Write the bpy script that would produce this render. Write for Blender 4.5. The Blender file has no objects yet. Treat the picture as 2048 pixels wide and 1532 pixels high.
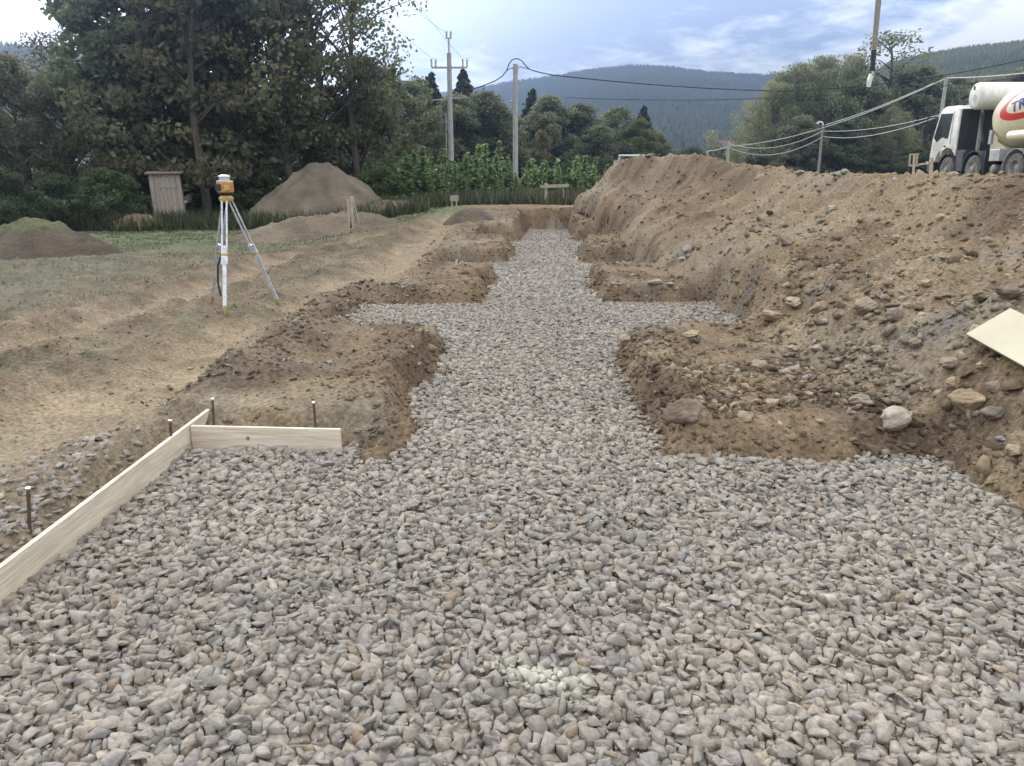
import bpy, bmesh, math, random
import numpy as np
from mathutils import Vector, Matrix, Euler
random.seed(7); RNG = np.random.default_rng(11)
SC = bpy.context.scene; COL = SC.collection
R = math.radians; PI = math.pi

# ------------------------------------------------------------------ camera
FOC = 1500.0; HZ = 360.0; CAMZ = 1.6
PIT = math.atan((766-HZ)/FOC); CP, SP = math.cos(PIT), math.sin(PIT)
cam = bpy.data.cameras.new('camera'); co = bpy.data.objects.new('camera', cam); COL.objects.link(co)
co.location = (0, 0, CAMZ); co.rotation_euler = (PI/2-PIT, 0, 0)
cam.sensor_width = 36; cam.lens = 36*FOC/2048; cam.clip_start = .05; cam.clip_end = 9000
SC.camera = co

def ray(px, py):
    a = (px-1024)/FOC; v = (py-766)/FOC
    return a, CP-v*SP, -SP-v*CP
def at(px, py, Y):
    a, dy, dz = ray(px, py); t = Y/dy
    return Vector((a*t, Y, CAMZ+dz*t))

# ------------------------------------------------------------------ noise
def _h(i, j, s):
    n = (i*374761393 + j*668265263 + s*974634777) & 0xffffffff
    n = ((n ^ (n >> 13))*1274126177) & 0xffffffff
    n = (n ^ (n >> 16)) & 0xffff
    return n/65535.0
def vn(x, y, s=0):
    xi = np.floor(x).astype(np.int64); yi = np.floor(y).astype(np.int64)
    fx = x-xi; fy = y-yi; fx = fx*fx*(3-2*fx); fy = fy*fy*(3-2*fy)
    a = _h(xi, yi, s); b = _h(xi+1, yi, s); c = _h(xi, yi+1, s); d = _h(xi+1, yi+1, s)
    return (a+(b-a)*fx)*(1-fy)+(c+(d-c)*fx)*fy
def fbm(x, y, o=4, s=0, g=.5):
    t = 0; A = 1; n = 0
    for k in range(o):
        t = t+A*(vn(x, y, s+k*17)*2-1); n += A; A *= g
        x, y = (x*1.62-y*1.18)+7.3, (x*1.18+y*1.62)-3.1
    return t/n
def bil(x, y, o=3, s=0): return np.abs(fbm(x, y, o, s))*2
def sst(a, b, x):
    t = np.clip((x-a)/(b-a), 0, 1); return t*t*(3-2*t)

# ------------------------------------------------------------------ terrain
def trench(x, y, wob=True):
    w = ((.10+.07*sst(.3, -.3, x-.05*y))*fbm(x*1.7, y*1.7, 3, 5)+.05*fbm(x*8, y*8, 3, 6)+.018*fbm(x*27, y*27, 2, 7))*(1-sst(-.85, -1.05, x)*sst(4.9, 4.6, y))
    main = np.minimum(np.minimum(x-(-.97+.06*y), (.62+.048*y)-x), np.minimum(25.3-y, y+3))
    def arm(ya, yb, xa, xb): return np.minimum(np.minimum(x-xa, xb-x), np.minimum(y-ya, yb-y))
    near = np.maximum(arm(-3, 4.12, -1.0, 2.42), arm(-3, 4.38, -2.1, -.9))
    far = np.maximum(np.maximum(arm(7.45, 9.8, -1.95, 1), arm(7.85, 9.9, 0, 2.6)),
          np.maximum(arm(12.7, 14.9, -1.5, 2.25), arm(17.8, 20.2, -.6, 2.3)))
    return np.maximum(np.maximum(main, near), far)+w
def poly_d(x, y, pts):
    best = np.full(np.shape(x), 1e9)
    for (x0, y0), (x1, y1) in zip(pts[:-1], pts[1:]):
        dx, dy = x1-x0, y1-y0; L = dx*dx+dy*dy
        t = np.clip(((x-x0)*dx+(y-y0)*dy)/L, 0, 1)
        best = np.minimum(best, np.hypot(x-x0-t*dx, y-y0-t*dy))
    return best
def gp(px, py, z):
    a, dy, dz = ray(px, py); t = (CAMZ-z)/(-dz); return (a*t, dy*t)
TR1 = [gp(-500, 800, .08), gp(0, 695, .07), gp(300, 605, .05), gp(430, 560, .05), gp(560, 507, .1), gp(720, 478, .2), gp(880, 445, .5)]
TR2 = [gp(-500, 1000, .1), gp(60, 845, .1), gp(300, 740, .12), gp(560, 640, .14), gp(740, 540, .3), gp(850, 470, .45), gp(910, 425, .65)]
def base(x, y):
    G = .165+.010*np.clip(y-4, 0, 11)+.037*np.clip(y-15, 0, 11)
    Lw = .07-.008*np.clip(y-4, 0, 40)
    k = sst(1.7, 2.6+.28*np.clip(y-4, 0, 30), -x+.03*y)
    z = G*(1-k)+Lw*k
    z = z-(.13*sst(5.6, 4.2, y)*sst(1.2, .8, x)*sst(-.6, -1.3, x))*0
    z = z-.05*sst(1.95, 2.0, -x)*sst(5.2, 4.4, y)*(1-k)
    kr = sst(4.8, 8.5, x)*sst(-1, 3, y+x)
    z = z*(1-kr)+1.42*kr
    z = z*(1-sst(29, 45, y)*(1-kr)*(1-k))
    return z
def gz(x, y, fine=True):
    x = np.asarray(x, float); y = np.asarray(y, float)
    z = base(x, y)
    d1 = poly_d(x, y, TR1)+.12*fbm(x*1.3, y*1.3, 2, 31); d2 = poly_d(x, y, TR2)+.12*fbm(x*1.3, y*1.3, 2, 33)
    rut = .10*sst(.5, .15, d1)+.11*sst(.7, .25, d2)+.03*bil(x*1.1, y*.5, 2, 35)
    rid = .075*(np.exp(-((d1-.62)/.18)**2)+np.exp(-((d2-.9)/.2)**2))*(.5+vn(x*3, y*3, 36))
    near = sst(60, 30, y)
    z = z+(-rut+rid)*near*sst(1.4, 2.2, -x+.02*y)
    # dark ridge of clods along the trench shoulder
    rg = poly_d(x, y, [(-2.05, 5.6), (-2.1, 7), (-2.25, 9), (-2.1, 10.2)])
    z = z+.13*sst(.6, .1, rg+.3*fbm(x*2, y*2, 2, 38))*(.2+1.1*vn(x*5, y*5, 8))
    rg2 = poly_d(x, y, [(1.05, 4.55), (1.1, 5.4), (1.2, 6.6)])
    z = z+.13*sst(.3, .05, rg2)*vn(x*5, y*5, 9)
    rg3 = poly_d(x, y, [(-.98, 4.7), (-.95, 5.6), (-.82, 6.7)])
    z = z+.08*sst(.22, .03, rg3)*vn(x*5, y*5, 10)
    z = z+.05*fbm(x*.5, y*.5, 3, 2)*sst(2, 8, np.hypot(x, y))
    d = trench(x, y)
    out = sst(0, .25, -d)
    rough = .026+.02*sst(.3, 0, -d)+.022*sst(1.8, 2.4, -x+.02*y)*sst(.35, .7, np.minimum(d1, d2))
    if fine:
        z = z+rough*bil(x*4.5, y*4.5, 4, 12)+.008*fbm(x*22, y*22, 3, 13)
    t = np.clip((-d)/(.12+.32*vn(x*2.2, y*2.2, 3)), 0, 1)
    wall = t**.75
    wn = .09*(fbm(x*7, y*7, 3, 21))*np.clip(t*(1-t)*4, 0, 1)*sst(.05, .3, z)
    return np.where(d > 0, -.09, -.09+(z+.09)*wall+wn)+np.where(d > 0, .03, 0)*sst(0, .1, d)
CR = np.array([  # crest: px, py, Y
 (1185,365,25.5),(1210,342,24.5),(1240,322,23.5),(1280,307,22.2),(1330,309,20.5),(1400,312,18),(1450,322,16.4),(1480,329,15.5),(1520,343,14.5),(1560,350,13.5),(1620,346,12.4),(1700,341,11),
 (1740,352,10.4),(1790,355,9.8),(1840,347,9.2),(1950,352,8.3),(2048,360,7.5),(2250,362,6.3),(2700,368,4.6)], float)
CRP = np.array([list(at(*r)) for r in CR]); o_ = np.argsort(CRP[:, 1]); CRP = CRP[o_]
def hz(x, y, fine=True):
    x = np.asarray(x, float); y = np.asarray(y, float)
    cx = np.interp(y, CRP[:, 1], CRP[:, 0]); cz = np.interp(y, CRP[:, 1], CRP[:, 2])
    g = base(np.full(x.shape, 2.0), y)
    toe = 2.3+.12*fbm(y*.6, y*.1, 3, 41)+.25*sst(5.5, 4, y)
    toe = np.minimum(toe, cx-1.35)
    wv = .05*fbm(x*.7, y*.7, 2, 44)
    s = (x-toe)/np.maximum(cx-toe, .3)+wv
    up = np.where(s < 1, np.clip(s, -1, 1)+.10*np.sin(np.clip(s, 0, 1)*PI*2), 1)
    back = np.clip((x-cx)/3.5, 0, 1)
    z = g+(cz-g)*up-back*(cz-1.36)*1.0
    z = z-sst(24.2, 28.5, y)*3.2-sst(15, 16.5, x)*2
    if fine:
        k = sst(-.1, .25, s)*(1-.45*sst(.85, 1.0, s))
        z = z+k*(.15*fbm(x*.9, y*.9, 2, 51)+.085*bil(x*2.3, y*2.3, 3, 52))+.05*bil(x*6, y*6, 4, 53)+.011*fbm(x*24, y*24, 3, 54)-.06
    d = trench(x, y); t = np.clip(-d/.28, 0, 1)**.7; z = -.16+(z+.16)*t
    return z
def top(x, y): return np.maximum(gz(x, y), hz(x, y))
def hit(px, py):
    a, dy, dz = ray(px, py); t = np.geomspace(1.5, 90, 2600)
    X, Y, Z = a*t, dy*t, CAMZ+dz*t
    m = np.nonzero(Z < top(X, Y))[0]
    i = m[0] if len(m) else len(t)-1
    return Vector((X[i], Y[i], float(top(X[i:i+1], Y[i:i+1])[0]))), t[i]

# ------------------------------------------------------------------ materials
def mat(name, col=(.5, .5, .5), rough=.9, attr=None, var=.25, scale=20, bump=.0, bscale=60, metal=0, col2=None, stretch=None, transl=0, spec=.3):
    m = bpy.data.materials.new(name); m.use_nodes = True; nt = m.node_tree; N = nt.nodes; L = nt.links
    b = N['Principled BSDF']; b.inputs['Roughness'].default_value = rough; b.inputs['Metallic'].default_value = metal
    b.inputs['Specular IOR Level'].default_value = spec
    tc = N.new('ShaderNodeTexCoord'); mp = N.new('ShaderNodeMapping'); L.new(tc.outputs['Object'], mp.inputs[0])
    if stretch: mp.inputs['Scale'].default_value = stretch
    nz = N.new('ShaderNodeTexNoise'); nz.inputs['Scale'].default_value = scale; nz.inputs['Detail'].default_value = 6; L.new(mp.outputs[0], nz.inputs[0])
    if attr:
        a = N.new('ShaderNodeAttribute'); a.attribute_name = attr; src = a.outputs['Color']
    else:
        mx0 = N.new('ShaderNodeMix'); mx0.data_type = 'RGBA'
        mx0.inputs[6].default_value = (*col, 1); mx0.inputs[7].default_value = (*(col2 or [c*.7 for c in col]), 1)
        r2 = N.new('ShaderNodeValToRGB'); r2.color_ramp.elements[0].position = .4; r2.color_ramp.elements[1].position = .65
        L.new(nz.outputs[0], r2.inputs[0]); L.new(r2.outputs[0], mx0.inputs[0]); src = mx0.outputs[2]
    mr = N.new('ShaderNodeMapRange'); mr.inputs[1].default_value = .3; mr.inputs[2].default_value = .7
    mr.inputs[3].default_value = 1-var; mr.inputs[4].default_value = 1+var
    nz2 = N.new('ShaderNodeTexNoise'); nz2.inputs['Scale'].default_value = scale*3.7; nz2.inputs['Detail'].default_value = 5; L.new(mp.outputs[0], nz2.inputs[0])
    L.new(nz2.outputs[0], mr.inputs[0])
    mul = N.new('ShaderNodeVectorMath'); mul.operation = 'SCALE'; L.new(src, mul.inputs[0]); L.new(mr.outputs[0], mul.inputs['Scale'])
    L.new(mul.outputs[0], b.inputs['Base Color'])
    if bump:
        n3 = N.new('ShaderNodeTexNoise'); n3.inputs['Scale'].default_value = bscale; n3.inputs['Detail'].default_value = 8; L.new(mp.outputs[0], n3.inputs[0])
        bp = N.new('ShaderNodeBump'); bp.inputs['Strength'].default_value = 1; bp.inputs['Distance'].default_value = bump
        L.new(n3.outputs[0], bp.inputs['Height']); L.new(bp.outputs[0], b.inputs['Normal'])
    if transl:
        tr = N.new('ShaderNodeBsdfTranslucent'); L.new(mul.outputs[0], tr.inputs[0]); ms = N.new('ShaderNodeMixShader'); ms.inputs[0].default_value = transl
        L.new(b.outputs[0], ms.inputs[1]); L.new(tr.outputs[0], ms.inputs[2]); L.new(ms.outputs[0], N['Material Output'].inputs[0])
    return m
M_SOIL = mat('soil', attr='col', var=.38, scale=9, bump=.02, bscale=45, rough=.97, spec=.15)
M_STONE = mat('crushed_stone', attr='col', var=.24, scale=14, bump=.0045, bscale=90, rough=.85, spec=.3)
M_ROCK = mat('field_rock', attr='col', var=.22, scale=7, bump=.012, bscale=25, rough=.93, spec=.2)
def leafmat(n, g=.58): return mat(n, attr='col', var=.15, scale=.6, rough=.55, transl=g, spec=.35)
M_LEAF = leafmat('leaves'); M_NEEDLE = leafmat('needles', .15)
M_BARK = mat('bark', (.10, .085, .07), col2=(.06, .05, .04), scale=12, stretch=(1, 1, .25), bump=.01)
M_WOOD = mat('pine_board', (.66, .58, .44), col2=(.58, .48, .34), scale=5, stretch=(.7, .7, 6), var=.1, rough=.8, bump=.0008, bscale=30)
M_WOODY = mat('pine_board_along_y', (.64, .57, .46), col2=(.52, .44, .33), scale=6, stretch=(5, .35, 5), var=.16, rough=.8, bump=.0008, bscale=30)
M_STAKE = mat('stake_wood', (.42, .36, .27), col2=(.33, .28, .21), scale=10, var=.15)
M_GREYWOOD = mat('weathered_wood', (.36, .31, .26), col2=(.26, .225, .19), scale=5, stretch=(6, 6, .4), var=.25)
M_STEEL = mat('rusty_steel', (.13, .09, .07), col2=(.08, .06, .05), scale=40, rough=.6, metal=.4)
M_TIP = mat('hammered_steel_tip', (.7, .7, .68), rough=.35, metal=.8)
M_CONC = mat('concrete', (.36, .36, .34), col2=(.29, .29, .28), scale=4, var=.12, bump=.004)
M_WHITE = mat('white_paint', (.68, .68, .65), col2=(.55, .54, .50), scale=1.7, var=.14, rough=.4, spec=.5)
M_CREAM = mat('cream_paint', (.72, .66, .47), col2=(.67, .60, .42), scale=1.5, var=.06, rough=.28, spec=.6)
M_RED = mat('red_paint', (.62, .045, .04), rough=.4); M_BLUE = mat('blue_paint', (.05, .06, .28), rough=.4)
M_DARK = mat('dark_plastic', (.035, .037, .042), rough=.6, scale=4); M_CHAS = mat('chassis_grey', (.06, .065, .08), rough=.6, scale=4)
M_RUB = mat('dusty_rubber', (.075, .07, .066), col2=(.13, .12, .105), scale=5, rough=.9)
M_RIM = mat('dusty_rim', (.26, .255, .25), col2=(.19, .185, .18), scale=8, rough=.6, metal=.3)
M_GLASS = mat('dark_glass', (.045, .055, .06), rough=.12, spec=.8, var=.02)
M_GREYM = mat('grey_metal', (.42, .43, .44), rough=.45, metal=.3, scale=6)
M_ALU = mat('aluminium', (.70, .72, .76), rough=.4, metal=.35, var=.05)
M_YEL = mat('yellow_plastic', (.50, .37, .12), rough=.5); M_ORG = mat('orange_plastic', (.48, .25, .08), rough=.5)
M_CABLE = mat('pale_cable', (.50, .50, .50), rough=.5); M_BCABLE = mat('black_cable', (.03, .03, .035), rough=.6)
M_FOAM = mat('pale_yellow_foam', (.50, .465, .35), col2=(.46, .42, .31), scale=3, var=.04, rough=.7)
M_ROOF = mat('red_tiles', (.20, .10, .08), rough=.8); M_WALL = mat('pale_render', (.55, .5, .42)); M_TIN = mat('pale_roof_sheet', (.8, .8, .82), rough=.5)

# ------------------------------------------------------------------ object helpers
def tag(o, label=None, cat=None, group=None, kind=None):
    for k, v in (('label', label), ('category', cat), ('group', group), ('kind', kind)):
        if v: o[k] = v
    return o
def link(name, me, parent=None):
    o = bpy.data.objects.new(name, me); COL.objects.link(o)
    if parent is not None: o.parent = parent
    return o
def empty(name, loc, rz=0):
    o = bpy.data.objects.new(name, None); COL.objects.link(o); o.location = loc; o.rotation_euler = (0, 0, rz); o.empty_display_size = .2
    return o
def npmesh(name, V, F, m, col=None, smooth=False, parent=None):
    V = np.asarray(V, np.float32); F = np.asarray(F, np.int32); k = F.shape[1]
    me = bpy.data.meshes.new(name); me.vertices.add(len(V)); me.vertices.foreach_set('co', V.ravel())
    me.loops.add(F.size); me.loops.foreach_set('vertex_index', F.ravel())
    me.polygons.add(len(F)); me.polygons.foreach_set('loop_start', np.arange(0, F.size, k, dtype=np.int32))
    me.polygons.foreach_set('loop_total', np.full(len(F), k, np.int32))
    if smooth: me.polygons.foreach_set('use_smooth', np.ones(len(F), bool))
    if col is not None:
        a = me.color_attributes.new('col', 'FLOAT_COLOR', 'POINT')
        c = np.ones((len(V), 4), np.float32); c[:, :3] = col; a.data.foreach_set('color', c.ravel())
    me.update(calc_edges=True); me.materials.append(m)
    return link(name, me, parent)
class MB:
    def __init__(s): s.v = []; s.f = []
    def box(s, c, d, rot=None):
        n = len(s.v); M = rot or Matrix.Identity(3)
        for sx in (-.5, .5):
            for sy in (-.5, .5):
                for sz in (-.5, .5): s.v.append(Vector(c)+M@Vector((sx*d[0], sy*d[1], sz*d[2])))
        for q in ((0,1,3,2),(4,6,7,5),(0,4,5,1),(2,3,7,6),(0,2,6,4),(1,5,7,3)): s.f.append([n+i for i in q])
        return s
    def bar(s, a, b, w, h):
        a, b = Vector(a), Vector(b); z = (b-a).normalized()
        x = Vector((1, 0, 0)) if abs(z.x) < .9 else Vector((0, 1, 0)); x = (x-z*x.dot(z)).normalized(); y = z.cross(x)
        M = Matrix((x, y, z)).transposed(); return s.box((a+b)/2, (w, h, (b-a).length), M)
    def tube(s, pts, r, seg=8, caps=True):
        pts = [Vector(p) for p in pts]; n0 = len(s.v); rs = r if isinstance(r, (list, tuple)) else [r]*len(pts)
        t0 = (pts[1]-pts[0]).normalized(); x = Vector((1, 0, 0)) if abs(t0.x) < .9 else Vector((0, 1, 0))
        for i, p in enumerate(pts):
            t = (pts[min(i+1, len(pts)-1)]-pts[max(i-1, 0)]).normalized()
            x = (x-t*x.dot(t)).normalized(); y = t.cross(x)
            for k in range(seg):
                a = 2*PI*k/seg; s.v.append(p+(x*math.cos(a)+y*math.sin(a))*rs[i])
        for i in range(len(pts)-1):
            for k in range(seg):
                a = n0+i*seg+k; b = n0+i*seg+(k+1) % seg; s.f.append([a, b, b+seg, a+seg])
        if caps: s.f.append([n0+k for k in range(seg)][::-1]); s.f.append([n0+(len(pts)-1)*seg+k for k in range(seg)])
        return s
    def lathe(s, org, axis, prof, seg=24, caps=True):
        a = Vector(axis).normalized(); org = Vector(org)
        return s.tube_prof([org+a*u for u, _ in prof], [max(q, .001) for _, q in prof], a, seg, caps)
    def tube_prof(s, pts, rs, a, seg, caps=True):
        n0 = len(s.v); x = Vector((1, 0, 0)) if abs(a.x) < .9 else Vector((0, 1, 0)); x = (x-a*x.dot(a)).normalized(); y = a.cross(x)
        for p, r in zip(pts, rs):
            for k in range(seg):
                t = 2*PI*k/seg; s.v.append(p+(x*math.cos(t)+y*math.sin(t))*r)
        for i in range(len(pts)-1):
            for k in range(seg):
                A = n0+i*seg+k; B = n0+i*seg+(k+1) % seg; s.f.append([A, B, B+seg, A+seg])
        if caps: s.f.append([n0+k for k in range(seg)][::-1]); s.f.append([n0+(len(pts)-1)*seg+k for k in range(seg)])
        return s
    def prism(s, poly, x0, x1):            # polygon in (y,z), extruded along x
        n = len(s.v); k = len(poly)
        for x in (x0, x1):
            for (y, z) in poly: s.v.append(Vector((x, y, z)))
        s.f.append([n+i for i in range(k)]); s.f.append([n+k+i for i in range(k)][::-1])
        for i in range(k): j = (i+1) % k; s.f.append([n+i, n+k+i, n+k+j, n+j])
        return s
    def build(s, name, m, parent=None, smooth=False, bevel=0, sharp=40):
        me = bpy.data.meshes.new(name); me.from_pydata([tuple(v) for v in s.v], [], s.f)
        bm = bmesh.new(); bm.from_mesh(me)
        bmesh.ops.recalc_face_normals(bm, faces=bm.faces)
        if bevel: bmesh.ops.bevel(bm, geom=[e for e in bm.edges if len(e.link_faces) == 2 and e.calc_face_angle(0) > R(25)], offset=bevel, segments=2, affect='EDGES', profile=.6)
        if smooth:
            for f in bm.faces: f.smooth = True
            for e in bm.edges:
                if len(e.link_faces) == 2 and e.calc_face_angle(0) > R(sharp): e.smooth = False
        bm.to_mesh(me); bm.free(); me.materials.append(m)
        return link(name, me, parent)

# ------------------------------------------------------------------ ground sheet + spoil heap
OX, OY = 0.0, -1.0
ang = np.concatenate([np.linspace(-50, 50, 900), np.linspace(50, 310, 42)[1:-1]])*PI/180
rad = np.concatenate([np.geomspace(.25, 62, 960), np.geomspace(62, 5000, 100)[1:]])
A_, R_ = np.meshgrid(ang, rad)
GX = OX+R_*np.sin(A_); GY = OY+R_*np.cos(A_); nr, nc = GX.shape
def mixc(a, b, k): return a*(1-k[..., None])+np.array(b)*k[..., None]
def soil_col(x, y):
    n = fbm(x*1.1, y*1.1, 4, 61); n2 = fbm(x*5, y*5, 3, 62)
    c = np.tile(np.array([.180, .137, .094]), x.shape+(1,))
    c = mixc(c, [.235, .19, .132], sst(-.05, .5, n)); c = mixc(c, [.115, .088, .065], sst(-.05, .4, fbm(x*2.3, y*2.3, 4, 63))*.85)
    c = mixc(c, [.20, .185, .15], sst(.15, .55, fbm(x*.8, y*.8, 3, 66))*.6)
    c = c*(.90+.26*n2[..., None])*np.array([1.03, .985, .91]); return c
def ground_col(x, y):
    c = soil_col(x, y)
    d1 = poly_d(x, y, TR1)+.2*fbm(x*1.5, y*1.5, 3, 31); d2 = poly_d(x, y, TR2)+.22*fbm(x*1.5, y*1.5, 3, 33)
    left = sst(1.9, 2.6, -x+.02*y+.5*sst(5, 4.2, y))
    gr = fbm(x*.9, y*.9, 4, 70)
    dry = np.array([.20, .185, .125]); 
    cg = np.tile(np.array([.15, .118, .08]), x.shape+(1,))
    cg = mixc(cg, [.118, .104, .068], sst(-.1, .5, fbm(x*2.5, y*2.5, 4, 71)+.25*sst(0, 3, d1-d2*0)))
    cg = mixc(cg, [.185, .145, .10], sst(.05, .5, gr)*.7)
    cg = mixc(cg, [.122, .115, .08], sst(.7, 2.4, d1)*(x < poly_x(y, TR1))*.85)
    cg = mixc(cg, [.115, .132, .072], sst(15, 22, y)*sst(1.5, 4, d1)*.9)
    c = c*(1-left[..., None])+cg*left[..., None]
    tr = np.maximum(sst(.55, .15, d1)*.8, sst(.85, .25, d2))*sst(60, 30, y)*sst(1.5, 2.1, -x+.02*y)
    c = mixc(c, [.25, .195, .13], tr*(.65+.3*vn(x*3, y*3, 72)))
    c = c*(1+(.30*fbm(x*7, y*7, 3, 75)+.35*fbm(x*2.2, y*2.2, 4, 79))*left+.15*fbm(x*25, y*25, 2, 76))[..., None]
    far = sst(30, 38, y); c = mixc(c, [.07, .105, .04], far)
    kr = sst(5, 8, x)*sst(12, 16, y); c = mixc(c, [.2, .19, .12], kr)
    # cut walls of the trench: warmer clay; floor under the stones: grey fines
    d = trench(x, y)
    c = mixc(c, [.17, .115, .072], sst(.16, .03, -d)*(1-sst(0, .01, d))*.75*vn(x*6, y*6, 73))
    c = mixc(c, [.22, .207, .18], sst(-.005, .02, d))
    rg = poly_d(x, y, [(-2.05, 5.6), (-2.1, 7), (-2.25, 9), (-2.1, 10.2)])
    c = mixc(c, [.125, .10, .078], sst(.7, .15, rg+.3*fbm(x*2, y*2, 2, 38))*.6)
    c = mixc(c, [.225, .185, .13], sst(1.95, 2.1, -x)*sst(5.4, 4.4, y)*(.55+.4*vn(x*3, y*3, 91)))
    return np.clip(c, .01, .8)
def poly_x(y, pts):
    p = np.array(sorted(pts, key=lambda q: q[1])); return np.interp(y, p[:, 1], p[:, 0])
GZ = gz(GX, GY)
idx = np.arange(nr*nc).reshape(nr, nc); nx = np.roll(idx, -1, axis=1)
F = np.stack([idx[:-1], nx[:-1], nx[1:], idx[1:]], -1)[..., ::-1].reshape(-1, 4)
V = np.stack([GX, GY, GZ], -1).reshape(-1, 3)
cg = ground_col(GX, GY).reshape(-1, 3)
g = npmesh('ground', V, F, M_SOIL, cg, True); tag(g, kind='structure')
# heap
HC = 900
hx, hy = GX[:, :HC], GY[:, :HC]
HZv = hz(hx, hy)
ok = (HZv > GZ[:, :HC]-.06) & (hy > .3) & (hy < 29) & (hx > 1.2) & (hx < 16.8)
ii = np.arange(hx.size).reshape(hx.shape)
q = ok[:-1, :-1] & ok[:-1, 1:] & ok[1:, :-1] & ok[1:, 1:]
F = np.stack([ii[:-1, :-1], ii[:-1, 1:], ii[1:, 1:], ii[1:, :-1]], -1)[q][:, ::-1]
use, inv = np.unique(F, return_inverse=True); F = inv.reshape(F.shape)
V = np.stack([hx, hy, HZv], -1).reshape(-1, 3)[use]
ch = soil_col(V[:, 0], V[:, 1])
xx, yy = V[:, 0], V[:, 1]
ch = mixc(ch, [.25, .20, .138], sst(0, .5, fbm(xx*.5+3, yy*.5, 3, 81))*.55)
for (px, py, rr) in ((2035, 500, .35), (1370, 500, .3), (1360, 790, .3), (1480, 640, .25), (1660, 560, .25), (1860, 660, .3)):
    p, _ = hit(px, py); dd = np.hypot(xx-p.x, yy-p.y)+.15*fbm(xx*4, yy*4, 3, 90)
    ch = mixc(ch, [.14, .13, .12], sst(rr, rr*.3, dd)*.7)
o = npmesh('spoil_heap', V, F, M_SOIL, np.clip(ch, .01, .8), True)
tag(o, 'long high heap of brown stony excavated earth running along the right side of the trench', 'earth heap')

# ------------------------------------------------------------------ stone prototypes
def hull(seed, n=14, flat=.6, bev=.0, rnd=.0):
    r = random.Random(seed); bm = bmesh.new()
    for _ in range(n):
        v = Vector((r.gauss(0, 1), r.gauss(0, 1), r.gauss(0, 1))).normalized()
        k = r.uniform(.8, 1)
        bm.verts.new((v.x*k, v.y*k*.8, v.z*k*flat))
    res = bmesh.ops.convex_hull(bm, input=bm.verts)
    bmesh.ops.delete(bm, geom=[v for v in bm.verts if not v.link_faces], context='VERTS')
    bmesh.ops.dissolve_limit(bm, angle_limit=R(14), verts=bm.verts, edges=bm.edges)
    if bev: bmesh.ops.bevel(bm, geom=list(bm.edges), offset=bev, segments=1, affect='EDGES', profile=.5, clamp_overlap=True)
    bmesh.ops.triangulate(bm, faces=bm.faces); bmesh.ops.recalc_face_normals(bm, faces=bm.faces)
    V = np.array([v.co[:] for v in bm.verts]); F = np.array([[v.index for v in f.verts] for f in bm.faces]); bm.free()
    return V, F
NEARP = [hull(i, random.Random(i).choice((8, 9, 11)), random.Random(i*3).uniform(.25, .66), .035) for i in range(30)]
FARP = [hull(100+i, 8, random.Random(i*5).uniform(.3, .6)) for i in range(14)]
def rdir(n, rg):
    v = rg.normal(size=(n, 3)); return v/np.linalg.norm(v, axis=1)[:, None]
def rotm(ax, ay, az):
    cx, sx, cy, sy, cz, sz = np.cos(ax), np.sin(ax), np.cos(ay), np.sin(ay), np.cos(az), np.sin(az)
    return np.stack([np.stack([cy*cz, sx*sy*cz-cx*sz, cx*sy*cz+sx*sz], -1), np.stack([cy*sz, sx*sy*sz+cx*cz, cx*sy*sz-sx*cz], -1), np.stack([-sy, sx*cy, cx*cy], -1)], -2)
def merge(protos, pos, size, eul, col):
    n = len(pos); k = RNG.integers(0, len(protos), n); Rm = rotm(eul[:, 0], eul[:, 1], eul[:, 2])
    Vs, Fs, Cs = [], [], []; off = 0
    for p, (PV, PF) in enumerate(protos):
        s = np.nonzero(k == p)[0]
        if not len(s): continue
        v = np.einsum('nij,nvj->nvi', Rm[s], PV[None]*size[s][:, None, None]*np.ones((1, 1, 3)))+pos[s][:, None, :]
        f = PF[None]+(np.arange(len(s))*len(PV))[:, None, None]+off
        Vs.append(v.reshape(-1, 3)); Fs.append(f.reshape(-1, 3)); Cs.append(np.repeat(col[s], len(PV), 0)); off += len(s)*len(PV)
    return np.concatenate(Vs), np.concatenate(Fs), np.concatenate(Cs)

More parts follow.
